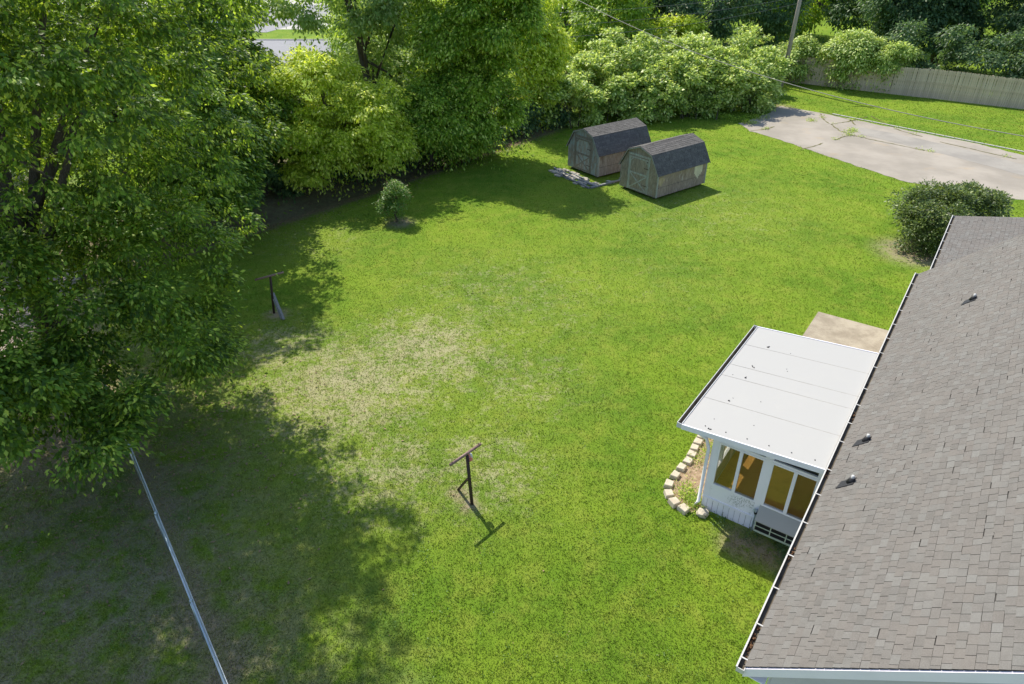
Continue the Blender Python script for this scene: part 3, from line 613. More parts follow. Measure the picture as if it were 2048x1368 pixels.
def rock(name, label, cat, loc, r, mat, seed, parent=None, flat=.6):
    import bmesh
    bm = bmesh.new(); bmesh.ops.create_icosphere(bm, subdivisions=2, radius=r); rg = random.Random(seed)
    for v in bm.verts: v.co *= rg.uniform(.82, 1.15); v.co.z *= flat
    me = bpy.data.meshes.new(name); bm.to_mesh(me); bm.free(); me.materials.append(mat); o = obj(name, me, parent); o.location = loc
    if label: tag(o, label, cat)
    return o
rock('rock', 'rough tan rock at the end of the bed edging by the sunroom corner', 'rock', W(-3.22, 13.06, .07), .15, M['block_stone'], 3, flat=.8)
def weeds(name, label, pts, n_, size, mat, seed, r=.12, h=.12):
    ells = [(q.x, q.y, h * .6, r * s, r * s, h) for q, s in pts]; me, _ = foliage(name, ells, n_, size, mat, (0, 0, 0), seed, nsub=6, nclump=6, droop=-.1, zmin=.02)
    o = obj(name, me); o['kind'] = 'stuff'; return o
rr = random.Random(6)
wp = [(W(p, a), rr.uniform(.7, 1.5)) for p, a in ((-4.0, 15.6), (-4.05, 15.2), (-4.1, 14.8), (-4.1, 14.3), (-4.05, 15.9), (-4.0, 13.6), (-3.85, 13.45), (-4.05, 13.4), (-3.6, 13.25), (-3.5, 13.4), (-3.9, 13.75), (-3.55, 13.1), (-4.1, 16.4), (-3.7, 13.55))]
weeds('bed_weeds', '', wp, 5200, .045, M['leaf_mid'], 31)
wp = [(W(p, a), rr.uniform(.8, 1.6)) for p, a in ((-2.75, 13.1), (-1.9, 13.05), (-1.2, 13.1), (-1.0, 12.9), (-.9, 12.6), (-1.05, 12.3), (-.95, 13.1))]
weeds('wall_weeds', '', wp, 2600, .045, M['leaf_dark'], 32)

# ------------------------------------------------------------------ sheds
def shed(label, q0, uvec, side, frontm, patch, seed, L_=4.1, damaged=False):
    rz = math.atan2(uvec[1], uvec[0]); w_ = 2.68; root = thing('shed', label, 'shed', (q0[0], q0[1], 0), rz, None); rr = random.Random(seed); O = (0, 0, 0)
    b = .12; prof = [(0, b), (w_, b), (w_, 1.44), (w_ - .47, 2.29), (w_ / 2, 2.58), (.47, 2.29), (0, 1.44)]
    def top(x):
        x = min(x, w_ - x)
        return 1.44 + (2.29 - 1.44) * x / .47 if x < .47 else 2.29 + (2.58 - 2.29) * (x - .47) / (w_ / 2 - .47)
    m = MB(); m.prism([(x * .985 + .02, .02, z * .985) for x, z in prof], (0, L_ - .04, 0)); m.build('inner_wall', M['shingle_under'], root)
    def boards(face):
        m = MB(); x = 0; tot = w_ if face in 'fb' else L_
        while x < tot - .01:
            x1 = min(x + .098, tot)
            if face in 'fb':
                y0, y1 = (0, .02) if face == 'f' else (L_ - .02, L_); mid = (x + x1) / 2; j = rr.uniform(0, .003)
                m.prism([(x + .009, y0 + j, b), (x1 - .009, y0 + j, b), (x1 - .009, y0 + j, top(x1 - .009)), (x + .009, y0 + j, top(x + .009))], (0, .02, 0))
            else:
                X0 = w_ - .02 if face == 'r' else 0; j = rr.uniform(-.002, .003); m.box(X0 + j, X0 + .02 + j, x + .009, x1 - .009, b, .62); m.box(X0 - .004 + j, X0 + .016 + j, x + .009, x1 - .009, .64, 1.46)
            x = x1
        return m
    boards('f').build('front_siding', M[frontm], root, kind='stuff'); boards('b').build('rear_siding', M[frontm], root, kind='stuff')
    boards('r').build('side_siding', M[side], root, kind='stuff'); boards('l').build('side_siding', M[side], root, kind='stuff')
    for x, y in ((0, 0), (w_, 0), (0, L_), (w_, L_)):
        m = MB(); s_ = 1 if x else -1; t_ = 1 if y else -1
        m.box(min(x, x + s_ * .022), max(x, x + s_ * .022), min(y - t_ * .08, y + t_ * .022), max(y - t_ * .08, y + t_ * .022), b, 1.42); m.build('corner_board', M['shed_trim'], root)
    # roof: four planes
    ro = [(-.13, 1.34), (.48, 2.345), (w_ / 2, 2.65), (w_ - .48, 2.345), (w_ + .13, 1.34)]
    for i in range(4):
        (x0, z0), (x1, z1) = ro[i], ro[i + 1]; d = Vector((x1 - x0, 0, z1 - z0)); nn = Vector((-d.z, 0, d.x)).normalized() * .035
        m = MB(); m.prism([(x0, -.1, z0), (x1, -.1, z1), (x1 - nn.x, -.1, z1 - nn.z), (x0 - nn.x, -.1, z0 - nn.z)], (0, L_ + .2, 0)); m.build('roof_deck', M['shingle_under'], root)
        ln = d.length; lo = (x0, z0) if z0 < z1 else (x1, z1); hi = (x1, z1) if z0 < z1 else (x0, z0); up = Vector((hi[0] - lo[0], 0, hi[1] - lo[1]))
        miss = (lambda a0, a1, s0, rr=rr, i=i: (i == 2 and s0 > up.length - .24 and .5 < a0 < 3.4 and rr.random() < .75)) if damaged else None
        shingle_plane(root, O, (lo[0], -.11, lo[1]), (0, 1, 0), up, L_ + .22, ln, M['shingle_shed'], tw=.30, ex=.142, nbest=150 if i >= 2 else 0, seed=seed + i, clip=miss)
    m = MB()
    for k in range(26 if not damaged else 0):
        y = -.1 + k * (L_ + .2) / 26; m.prism([(w_ / 2 - .11, y, 2.65 - .02), (w_ / 2, y, 2.672), (w_ / 2 + .11, y, 2.65 - .02), (w_ / 2, y, 2.655)], (0, .155, 0))
    if m.v: m.build('ridge_cap', M['shingle_shed'], root)
    for i in range(4):
        (x0, z0), (x1, z1) = ro[i], ro[i + 1]
        for y in (-.118, L_ + .102): m = MB(); m.prism([(x0, y, z0 - .01), (x1, y, z1 - .01), (x1, y, z1 - .075), (x0, y, z0 - .075)], (0, .016, 0)); m.build('rake_trim', M['shed_trim'], root)
    # door
    x0, x1 = (.62, 1.98); tr = M['shed_trim'] if damaged else M['shed_trim_brown']; d0 = -.032
    m = MB(); m.box(x0, x1, -.012, 0, .17, 2.02); dr = m.build('door', M[frontm], root)
    def strip(a, c, wd=.075, y=d0, nm='batten', par=None):
        m = MB(); m.bar((a[0], y + .01, a[1]), (c[0], y + .01, c[1]), wd, .02, up=(0, 1, 0)) if False else m.prism(_strip(a, c, wd, y), (0, .02, 0)); m.build(nm, tr, par or dr)
    def _strip(a, c, wd, y):
        v = Vector((c[0] - a[0], c[1] - a[1])); n_ = Vector((-v.y, v.x)).normalized() * wd / 2; return [(a[0] - n_.x, y, a[1] - n_.y), (c[0] - n_.x, y, c[1] - n_.y), (c[0] + n_.x, y, c[1] + n_.y), (a[0] + n_.x, y, a[1] + n_.y)]
    strip((x0 + .04, .17), (x0 + .04, 2.0)); strip((x1 - .04, .17), (x1 - .04, 2.0)); strip((x0 + .08, .21), (x1 - .08, .21), y=d0 + .001); strip((x0 + .08, 1.12), (x1 - .08, 1.12), .09, y=d0 + .001); strip((x0 + .08, 1.96), (x1 - .08, 1.96), y=d0 + .001)
    strip((x0 + .1, .26), (x1 - .1, 1.06), .06, d0 + .003); strip((x0 + .1, 1.06), (x1 - .1, .26), .06, d0 - .003); strip((x0 + .08, 1.76), (x0 + .26, 1.93), .07, d0 + .002); strip((x1 - .08, 1.76), (x1 - .26, 1.93), .07, d0 + .002)
    for x in (x0 - .05, x1 + .05): strip((x, .13), (x, 2.05), .08, d0 + .004, 'door_jamb', root)
    strip((x0 - .1, 2.11), (x1 + .1, 2.11), .11, d0 + .002, 'door_header', root)
    for z in (.55, 1.5): m = MB(); m.box(x1 - .28, x1 + .02, d0 - .012, d0 - .004, z, z + .03); m.build('hinge', M['rust_black'], dr)
    m = MB(); m.box(x1 - .10, x1 - .05, d0 - .03, d0 - .01, 1.86, 1.90); m.build('latch', M['rust_black'], dr)
    for x in (.25, 1.34, 2.43): m = MB(); m.box(x - .05, x + .05, .1, L_ - .1, .0, .125); m.build('skid', M['bark'], root)
    for (y0, z0, hw, hh, mt) in patch:
        m = MB(); k = 0; y = y0 - hw
        while y < y0 + hw:
            f = 1 - abs((y + .049 - y0) / hw); lo_ = z0 - hh * (.25 + .75 * f) ; hi_ = min(1.42, z0 + hh * (.45 + .4 * f)); yb = math.floor(y / .098) * .098
            m.box(w_ - .001, w_ + .009, yb + .010, yb + .092, lo_, hi_); y += .098
        m.build('bare_patch', M[mt], root)
    return root
shed('weathered grey shed with pale bare patches on its side, nearer to the camera', (6.14, 37.70), (.612, -.791), 'shed_side_tan', 'shed_front_grey', [(3.42, 1.02, .34, .48, 'bare_patch'), (.34, .98, .20, .28, 'bare_patch_tan')], 21, damaged=True)
shed('weathered teal fronted shed standing on slabs, the farther of the two', (3.45, 41.36), (.585, -.811), 'shed_side', 'shed_front_teal', [], 41)
# pad of loose slabs and timbers at the far shed
pad = thing('slab_pad', 'pad of loose pale slabs and dark timbers in front of the teal fronted shed', 'paving', (3.5, 40.5, 0), math.atan2(-.811, .585)); rr = random.Random(12)
for i in range(44):
    x = rr.uniform(-.7, 3.0); y = rr.uniform(-1.15, .05) if x < 2.8 else rr.uniform(-1, 2.5); L1, L2 = rr.uniform(.25, .55), rr.uniform(.18, .34); t_ = rr.uniform(-.2, .2)
    m = MB(); c, s_ = math.cos(t_), math.sin(t_); h_ = rr.uniform(.03, .075); cs = [(-L1 / 2, -L2 / 2), (L1 / 2, -L2 / 2 * rr.uniform(.7, 1)), (L1 / 2 * rr.uniform(.7, 1), L2 / 2), (-L1 / 2, L2 / 2 * rr.uniform(.7, 1))]
    m.prism([(x + a * c - b_ * s_, y + a * s_ + b_ * c, .0) for a, b_ in cs], (0, 0, h_)); m.build('slab', M['rubble'], pad)
for (a, b_) in (((-.4, -.55), (2.9, -.62)), ((-.2, -.9), (3.0, -1.1)), ((3.02, -1.0), (3.1, 2.6)), ((.2, -.2), (1.6, -.3)), ((-1.0, -.4), (.8, -1.0))):
    m = MB(); m.bar((a[0], a[1], .06), (b_[0], b_[1], .06), .12, .09); m.build('timber', M['plank'], pad)

# ------------------------------------------------------------------ clothes line posts
def clothes_post(label, base, top, cl, cr, brace, bm_, th=.045):
    b = Vector(base); t = thing('clothes_line_post', label, 'post', b, 0, 'clothes line posts')
    m = MB(b); d = (Vector(top) - b); m.tube([b - d * .05, Vector(top)], th, 10); m.build('post', M['rust_black'], t, smooth=True)
    m = MB(b); m.tube([cl, cr], .04, 10); c = m.build('crossbar', M['rust_bar'], t, smooth=True)
    for k in (.06, .94):
        q = Vector(cl).lerp(Vector(cr), k); m = MB(b); m.tube([q + Vector((0, 0, .03)), q + Vector((0, 0, .07))], .012, 6); m.build('hook', M['rust_black'], c)
    for a_, c_, wd in brace: m = MB(b); m.bar(a_, c_, wd, .045); m.build('brace', bm_, t)
    return t
zb = at(944, 1008); zt_ = at(933.5, 906, 1.60)
clothes_post('dark steel clothes line post in the sunny lawn with a small peg bag', zb, zt_, at(900, 930, 1.61), at(961, 888, 1.61), [(at(935, 958, .80), at(917, 979, .02), .07)], M['rust_black'])
bg_ = thing('peg_bag', 'small red and white peg bag hanging from the nearer clothes line post', 'bag', at(938, 912, 1.42))
o0 = at(938, 912, 1.42)
m = MB(); m.tube([(0, 0, .08), (.01, 0, .0), (.01, -.01, -.10), (0, 0, -.17)], [.03, .075, .085, .03], 8); m.build('pouch', M['bag_red'], bg_, smooth=True)
m = MB(); m.tube([(.0, -.02, .13), (.05, -.01, .06), (.085, -.02, -.03)], [.02, .035, .02], 6); m.build('flap', M['bag_white'], bg_, smooth=True)
zb2 = at(548, 626); clothes_post('dark clothes line post in the tree shade with grey planks leaning on it', zb2, at(540.5, 553, 1.58), at(510, 560, 1.60), at(567, 544.5, 1.60), [], M['plank'])
for i, (a_, c_) in enumerate(((at(543, 586, .80), at(564, 638, .02)), (at(546, 586, .80), at(568, 639, .03)))):
    m = MB(a_); m.bar(a_, c_, .09, .035); o = m.build('plank', M['plank']); o.location = a_; tag(o, 'grey plank leaning against the shaded clothes line post' if i == 0 else 'second grey plank leaning against the shaded clothes line post, lower on the right', 'plank', 'leaning planks')

# ------------------------------------------------------------------ chain link fence
q0 = at(218, 795, 1.2); q1 = at(452, 1375, 1.2); d = (q1 - q0); Lf = d.length; dn = d.normalized(); q0 = q0 - dn * 3.0; Lf += 6
cf = thing('chain_link_fence', 'long galvanised chain link fence running out from under the maple', 'fence', (q0.x, q0.y, 0)); OO = Vector((q0.x, q0.y, 0)); rs = Vector((dn.y, -dn.x, 0))
m = MB(OO); m.tube([q0 + Vector((0, 0, 0)), q0 + dn * Lf], .021, 8); m.build('top_rail', M['galv'], cf, smooth=True)
off_ = rs * -.045
m = MB(OO); m.tube([q0 + off_ + Vector((0, 0, .03)), q0 + off_ + dn * Lf + Vector((0, 0, .03))], .006, 5, False); m.build('tension_wire', M['galv_wire'], cf)
pp = at(261, 890, 1.2); s0 = (pp - q0).dot(dn); k = s0 - 3.0 * int(s0 / 3.0)
while k < Lf:
    b_ = q0 + dn * k; b_.z = 0; m = MB(OO); m.tube([b_ + rs * .01, b_ + rs * .01 + Vector((0, 0, 1.2))], .03, 8); ps = m.build('post', M['galv'], cf, smooth=True)
    m = MB(OO); m.tube([b_ + Vector((0, 0, 1.17)), b_ + Vector((0, 0, 1.225)), b_ + Vector((0, 0, 1.26))], [.042, .04, .012], 8); m.build('cap', M['galv'], ps, smooth=True); k += 3.0
m = MB(OO); sp = .06; nn = int(Lf / sp)
for i in range(-int(1.2 / sp), nn):
    for sg in (1, -1):
        a = i * sp + (0 if sg > 0 else 1.2); b_ = a + sg * 1.2; z0, z1 = .03, 1.19; a2, b2 = a, b_
        if sg > 0:
            if a < 0: z0 += -a; a2 = 0
            if b_ > Lf: z1 -= b_ - Lf; b2 = Lf
        else:
            if a > Lf: z0 += a - Lf; a2 = Lf
            if b_ < 0: z1 -= -b_; b2 = 0
        if z1 - z0 < .05: continue
        A_ = q0 + dn * a2 + off_ * (1 + .12 * sg); A_.z = z0; B_ = q0 + dn * b2 + off_ * (1 + .12 * sg); B_.z = z1; m.tube([A_, B_], .0022, 3, False)
m.build('mesh_wire', M['galv_wire'], cf, kind='stuff')

# ------------------------------------------------------------------ privacy fence, far fence
def picket_fence(label, a, p0, p1, h, mat, seed, step=.152, ang=-AZ, org=None, depth=.02):
    org = org or W(p0, a); t = thing('wooden_fence', label, 'fence', org, ang); rr = random.Random(seed); L_ = p1 - p0; n_ = int(L_ / step); meshes = []
    for v in range(6):
        m = MB(); wd = step - rr.uniform(.004, .012); hh = h + rr.uniform(-.03, .03); m.prism([(0, 0, 0), (wd, 0, 0), (wd, 0, hh - .04), (wd - .03, 0, hh), (.03, 0, hh), (0, 0, hh - .04)], (0, depth, 0)); me = m.mesh('picket'); me.materials.append(mat); meshes.append(me)
    ex = MB()
    for i in range(n_):
        if i < 290: o = obj('picket', rr.choice(meshes), t); o.location = (i * step, rr.uniform(-.012, .012), -.03 + .05 * math.sin(i * .09)); o.rotation_euler = (rr.uniform(-.01, .01), rr.uniform(-.012, .012) + (.02 if (i // 16) % 3 == 1 else 0), 0)
    for z in (.35, h * .5, h - .3): m = MB(); m.box(0, L_, depth + .014, depth + .055, z, z + .09); m.build('rail', mat, t)
    k = 0
    while k < L_: m = MB(); m.box(k, k + .1, depth + .057, depth + .157, 0, h - .05); m.build('post', mat, t); k += 2.4
    return t
picket_fence('long weathered tan privacy fence behind the far grass strip', 69.8, -18.5, 10, 2.3, M['fence_wood'], 3)
q = at(1600, 30); picket_fence('dark wooden fence at the back of the neighbouring yard', 0, 0, 26, 2.2, M['dark_fence'], 4, step=.3, ang=-.1, org=Vector((q.x - 3, q.y + 2, 0)))

# ------------------------------------------------------------------ utility pole, wires
pb = at(1562, 174); pt_ = pb + Vector((.25, 0, 11.5)); po = thing('utility_pole', 'tall leaning grey wooden utility pole at the end of the thicket', 'utility pole', pb)
m = MB(pb); m.tube([pb, pb.lerp(pt_, .5), pt_], [.19, .165, .13], 12); m.build('pole', M['pole_wood'], po, smooth=True)
m = MB(pb); m.box(pt_.x - 1.1, pt_.x + 1.1, pt_.y - .06, pt_.y + .06, pt_.z - .9, pt_.z - .78); ca = m.build('crossarm', M['pole_wood'], po)
for k in (-1, -.4, .4, 1): m = MB(pb); m.tube([(pt_.x + k, pt_.y, pt_.z - .78), (pt_.x + k, pt_.y, pt_.z - .62)], [.04, .03], 8); m.build('insulator', M['white_vinyl'], ca)
def wire(label, a, b, sag, r, mat, n_=28, grp='overhead wires'):
    a = Vector(a); b = Vector(b); m = MB(a); m.tube([a.lerp(b, i / n_) - Vector((0, 0, 4 * sag * (i / n_) * (1 - i / n_))) for i in range(n_ + 1)], r, 5)
    o = m.build('overhead_wire', mat, smooth=True); o.location = a; tag(o, label, 'wire', grp)
wire('thick pale service wire running down over the thicket to the right', at(1130, -14, 8.3), at(2300, 310, 4.4), 1.5, .022, M['wire_grey'], 40)
wire('uppermost thin power line left of the utility pole', at(880, 30, 7.2), pt_ - Vector((0, 0, 3.6)), .5, .014, M['wire_dark'])
wire('middle thin power line left of the utility pole', at(880, 58, 6.9), pt_ - Vector((0, 0, 4.1)), .6, .014, M['wire_dark'])
wire('lowest thin power line left of the utility pole', at(880, 84, 6.6), pt_ - Vector((0, 0, 4.6)), .7, .014, M['wire_dark'])
wire('faint wire running right from the utility pole', pt_ - Vector((0, 0, 3.9)), (62, 66, 7.4), .4, .014, M['wire_dark'])

# ------------------------------------------------------------------ trees
tree('maple_tree', 'huge dark green maple overhanging the chain link fence on the left', 'tree', (-13.9, 17.5, 0),
     [(-13.3, 17.6, 9.0, 6.0, 5.6, 6.6), (-12.0, 18.4, 11.6, 5.5, 4.6, 3.6), (-10.8, 16.7, 4.0, 3.75, 3.3, 3.4), (-12.4, 14.0, 4.4, 4.4, 3.0, 2.9), (-10.6, 12.2, 3.3, 2.6, 1.7, 1.6)], 270000, .132, 'leaf_maple', 1, .38, asp=.52, nsub=72, nclump=10, sub_r=.225, cl_r=.20, droop=.5, fill=.05)
tree('maple_tree', 'second dark maple behind the huge one, its tips reaching over the leaf litter', 'tree', (-17.2, 29.6, 0),
     [(-16.8, 30.4, 8.0, 6.2, 4.2, 7.2), (-13.2, 29.2, 4.4, 3.4, 2.6, 3.4), (-14.4, 32.5, 5.0, 3.6, 3.0, 4.2)], 115000, .19, 'leaf_maple', 2, .34, nsub=48, nclump=14, sub_r=.25, cl_r=.23, droop=.5, fill=.08)
tree('maple_tree', 'third dark maple beside the gap where the road shows', 'tree', (-18, 39, 0),
     [(-17.4, 39, 7.5, 5.2, 4.5, 6.8), (-15.2, 38.5, 4.4, 4.4, 3.4, 4.0)], 62000, .24, 'leaf_maple', 3, .3, nsub=70, nclump=18, sub_r=.22, cl_r=.3)
tree('boxelder_tree', 'bright yellow green low tree in the middle of the hedgerow', 'tree', (-10.3, 38.0, 0),
     [(-10.2, 38.4, 3.9, 4.2, 3.4, 3.8), (-7.6, 38.6, 2.8, 2.8, 2.4, 2.6), (-11.5, 37.0, 2.4, 3.2, 2.2, 2.2)], 80000, .19, 'leaf_lime', 4, .2, nsub=40, nclump=13, sub_r=.26, cl_r=.24, fill=.06)
tree('boxelder_tree', 'low mid green tree between the yellow green tree and the tall one', 'tree', (-5.0, 41.8, 0),
     [(-5.0, 41.8, 2.9, 2.9, 2.3, 2.9), (-2.6, 43.3, 2.4, 2.3, 2.0, 2.3)], 42000, .2, 'leaf_mid', 5, .16, nsub=30, nclump=20, sub_r=.32, cl_r=.24)
tree('elm_tree', 'tall tree with a dark bare trunk and thin dusty crown at the top edge', 'tree', (-8.0, 44.5, 0),
     [(-10.2, 45, 10.0, 4.8, 3.6, 4.8), (-6.0, 44.6, 8.5, 2.6, 2.4, 3.5), (-8.5, 48.5, 3.6, 4.6, 2.4, 3.8)], 50000, .24, 'leaf_pale', 6, .3, trunk_top=11, nsub=34, nclump=16, sub_r=.26, cl_r=.3)
tree('ash_tree', 'tall rounded bright green tree left of the sheds', 'tree', (-1.6, 45.2, 0),
     [(-3.0, 44.2, 7.0, 3.3, 2.5, 5.6), (-.8, 42.4, 9.0, 2.7, 2.3, 3.0), (-1.8, 43.7, 3.8, 3.2, 2.2, 3.1)], 90000, .21, 'leaf_mid', 7, .28, nsub=54, nclump=13, sub_r=.24, cl_r=.26, fill=.06)
tree('ash_tree', 'narrow yellow green tree column between the tall tree and the thicket', 'tree', (1.6, 51, 0),
     [(1.6, 51, 5.4, 1.8, 1.6, 5.2)], 30000, .22, 'leaf_lime', 8, .16, nsub=50, nclump=16, sub_r=.3, cl_r=.25)
def mass(name, label, ells, nleaf, size, mat, seed, **kw):
    me, subs = foliage(name, ells, nleaf, size, M[mat], (0, 0, 0), seed, zmin=.02, **kw); o = obj(name, me); o['kind'] = 'stuff'; return o, subs
hed = []
for i in range(10):
    f = i / 9; x = -15 + 17.5 * f; y = 32.4 + 18.0 * f; hed.append((x - .4, y + 1.1 + (1.2 if i < 3 else 0), .9, 2.0, 1.5, 1.35))
mass('backyard_undergrowth', '', [(W(p_, 73.2).x, W(p_, 73.2).y, 2.4, 2.8, 1.6, 3.0 + .6 * math.sin(p_ * 2.)) for p_ in (-9, -5.5, -2, 1.5, 5, 8.5)], 46000, .26, 'leaf_dark', 57, nsub=26, nclump=12, sub_r=.32, cl_r=.3)
mass('hedge_undergrowth', '', hed, 55000, .19, 'leaf_dark', 51, nsub=26, nclump=14, sub_r=.34, cl_r=.28)
vin = [(4.0, 51.2, 1.6, 2.6, 1.8, 2.3), (6.5, 53.8, 2.3, 4.0, 2.6, 2.7), (9.5, 53.2, 1.5, 3.2, 2.2, 2.2), (12.5, 54.8, 2.1, 3.6, 2.8, 2.5), (16.2, 56.2, 2.0, 3.6, 2.8, 2.7), (19.8, 58.6, 1.9, 3.0, 2.8, 2.6), (18.6, 55.9, 1.1, 2.2, 1.4, 1.5),
       (8.5, 57.5, 3.1, 4.4, 3.2, 2.9), (14.0, 59.5, 2.9, 4.4, 3.2, 2.7), (19, 62, 2.6, 4.2, 3.0, 2.6), (3.5, 54.5, 2.8, 2.6, 2.4, 2.9), (14.5, 53.6, .7, 3.2, 1.2, .9)]
o, subs = mass('vine_thicket', '', vin, 135000, .22, 'leaf_vine', 52, nsub=26, nclump=11, sub_r=.30, cl_r=.22, droop=.3, fill=.06, asp=.75)
mb = MB(); rr = random.Random(3)
for e in vin + hed:
    for k in range(5): q = Vector((e[0] + rr.uniform(-.5, .5) * e[3], e[1] + rr.uniform(-.5, .5) * e[4], 0)); mb.tube([q, q + Vector((rr.uniform(-.5, .5), rr.uniform(-.5, .5), e[2] * 1.2))], [.05, .02], 5)
mb.build('thicket_stems', M['bark'], kind='stuff')
tree('bushy_tree', 'bushy bright tree rising behind the left end of the vine thicket', 'tree', (8.0, 65, 0), [(8.4, 65, 5.4, 4.2, 3.2, 5.2)], 38000, .26, 'leaf_mid', 9, .2, nsub=60, nclump=16, sub_r=.26, cl_r=.34)
tree('dark_tree', 'dark tree behind the vine thicket, left of the utility pole', 'tree', (17.5, 72, 0), [(17.0, 71, 6.5, 5.6, 3.6, 6.6)], 34000, .3, 'leaf_dark', 10, .25, nsub=60, nclump=16, sub_r=.24, cl_r=.4)
tree('dark_tree', 'dark tree right behind the utility pole', 'tree', (25.0, 75, 0), [(25.0, 75, 6.5, 4.4, 3.6, 6.5)], 28000, .3, 'leaf_dark', 12, .25, nsub=60, nclump=16, sub_r=.24, cl_r=.4)
tree('sumac_tree', 'small pale green tree standing in front of the dark trees behind the thicket', 'tree', (14.5, 66, 0), [(14.5, 66, 3.6, 2.2, 1.8, 3.0)], 12000, .3, 'leaf_lime', 13, .1, nsub=30, nclump=12, sub_r=.3, cl_r=.3)
tree('overgrown_bush', 'pale leafy bush between the utility pole and the privacy fence', 'bush', (26.8, 68.0, 0), [(26.6, 67.2, 2.0, 2.5, 1.6, 2.2)], 17000, .22, 'leaf_vine', 14, .08, nsub=40, nclump=14, sub_r=.32, cl_r=.3)
tree('overgrown_bush', 'tall pale leafy bush spilling over the privacy fence', 'bush', (30.6, 65.6, 0), [(30.4, 64.7, 2.7, 2.8, 1.5, 2.3)], 24000, .22, 'leaf_vine', 15, .08, nsub=40, nclump=14, sub_r=.32, cl_r=.3)
tree('overgrown_bush', 'smaller leafy bush hanging over the fence beside the tall one', 'bush', (33.6, 63.8, 0), [(33.2, 62.9, 2.7, 1.9, 1.1, 1.4)], 11000, .22, 'leaf_vine', 16, .06, nsub=40, nclump=12, sub_r=.32, cl_r=.3)
tree('oak_tree', 'large dark tree with a forked trunk behind the middle of the privacy fence', 'tree', (42.5, 73, 0), [(41, 74, 8.5, 6.6, 4.2, 7.6), (40.5, 71.5, 4.4, 5.2, 2.0, 3.0), (37.5, 72.6, 6.4, 3.0, 2.4, 4.4), (46, 72, 4.8, 3.5, 2.4, 4.2)], 62000, .3, 'leaf_dark', 17, .45, nsub=56, nclump=16, sub_r=.24, cl_r=.4)
tree('oak_tree', 'large dark tree at the right end of the privacy fence', 'tree', (52, 68, 0), [(51, 67, 7.4, 7.0, 4.6, 7.2), (48, 64.0, 4.0, 5.4, 2.0, 3.0), (55, 63, 5.2, 5, 2.6, 4.8)], 62000, .3, 'leaf_dark', 18, .4, nsub=56, nclump=16, sub_r=.24, cl_r=.4)
tree('oak_tree', 'dark tree farther back, right of the sunlit neighbouring yard', 'tree', (43, 88, 0), [(42.5, 88, 8, 6.5, 4, 7)], 24000, .36, 'leaf_dark', 19, .35, nsub=60, nclump=14, sub_r=.24, cl_r=.45)
far0 = tree('distant_tree', 'distant tree far behind the hedgerow, left of the top centre', 'tree', (-2, 66, 0), [(-2, 66, 6, 6.5, 4, 6.5)], 30000, .34, 'leaf_mid', 20, .3, nsub=60, nclump=14, sub_r=.24, cl_r=.4)
far0['group'] = 'distant trees'
FAR = [((-52, 118), 1.3, 'distant tree beyond the parking lot at the far left'), ((6, 84), 1.1, 'distant tree behind the thicket, right of the tall bright tree'), ((20, 112), 1.5, 'distant tree above the vine thicket'), ((30, 132), 1.5, 'distant tree seen just above the pole'),
       ((48, 135), 1.5, 'distant tree behind the dark yard fence'), ((62, 128), 1.6, 'distant tree behind the dark yard fence, farther right'), ((78, 110), 1.6, 'distant tree at the top right corner'), ((-14, 76), .9, 'distant tree beyond the road near the tall dusty tree'), ((66, 84), 1.2, 'distant tree behind the right end of the privacy fence'), ((-34, 46), 1.0, 'distant tree behind the maples at the left edge'), ((-28, 33), .95, 'tree behind the huge maple at the left edge')]
FAR += [((-8.5, 55), .8, 'tree filling the gap between the yellow green tree and the tall rounded one'), ((36, 96), 1.0, 'tree at the back of the sunlit neighbouring yard, left side'), ((56, 100), 1.2, 'tree at the back of the neighbouring yard, right side'), ((60, 76), .95, 'tree behind the right end of the fence, low and dark')]
rr = random.Random(5)
for (x, y), s_, lb in FAR:
    c = far0.copy(); col.objects.link(c); c.location = (x, y, 0); c.scale = (s_, s_, s_ * rr.uniform(.9, 1.1)); c.rotation_euler = (0, 0, rr.uniform(0, 6)); c['label'] = lb
    for ch in [k for k in bpy.data.objects if k.parent == far0]: e = ch.copy(); col.objects.link(e); e.parent = c
# shrubs in the lawn
q = at(795, 443); tree('shrub', 'small lone green shrub in the shade near the leaf litter', 'shrub', (q.x, q.y, 0), [(q.x, q.y + .05, 1.35, .66, .6, .8), (q.x - .35, q.y, .9, .6, .5, .45)], 6500, .085, 'leaf_shrub', 22, .05, trunk_top=1.6, limbs=14, nsub=36, nclump=10, sub_r=.26, cl_r=.12, droop=.1)
q = Vector((19.9, 29.9, 0)); tree('shrub', 'wide dense dark green shrub at the corner of the house wing', 'shrub', q, [(19.9, 30.1, 1.35, 2.4, 2.3, 1.3), (18.7, 29.0, .9, 1.5, 1.4, .95), (21.8, 31.5, 1.2, 2.1, 1.9, 1.05)], 48000, .115, 'leaf_bush', 23, .1, trunk_top=1.2, limbs=20, nsub=60, nclump=18, sub_r=.22, cl_r=.15, droop=.0, zmin=.05)
# weeds at the end of the driveway and on the fence
wp = [(at(px, py), s_) for px, py, s_ in ((1545, 195, 3), (1530, 215, 3), (1560, 205, 2), (1620, 242, 1.5), (1700, 262, 2), (1500, 246, 2.5), (1520, 236, 3), (1470, 240, 3), (1490, 236, 2), (1450, 236, 3))]
for ln in CR:
    for a, b in zip(ln[:-1], ln[1:]):
        for k in range(2): t = random.random(); wp.append((at(a[0] + (b[0] - a[0]) * t, a[1] + (b[1] - a[1]) * t), random.uniform(.3, .6)))
weeds('driveway_weeds', '', wp, 13000, .08, M['leaf_mid'], 33, r=.26, h=.07)

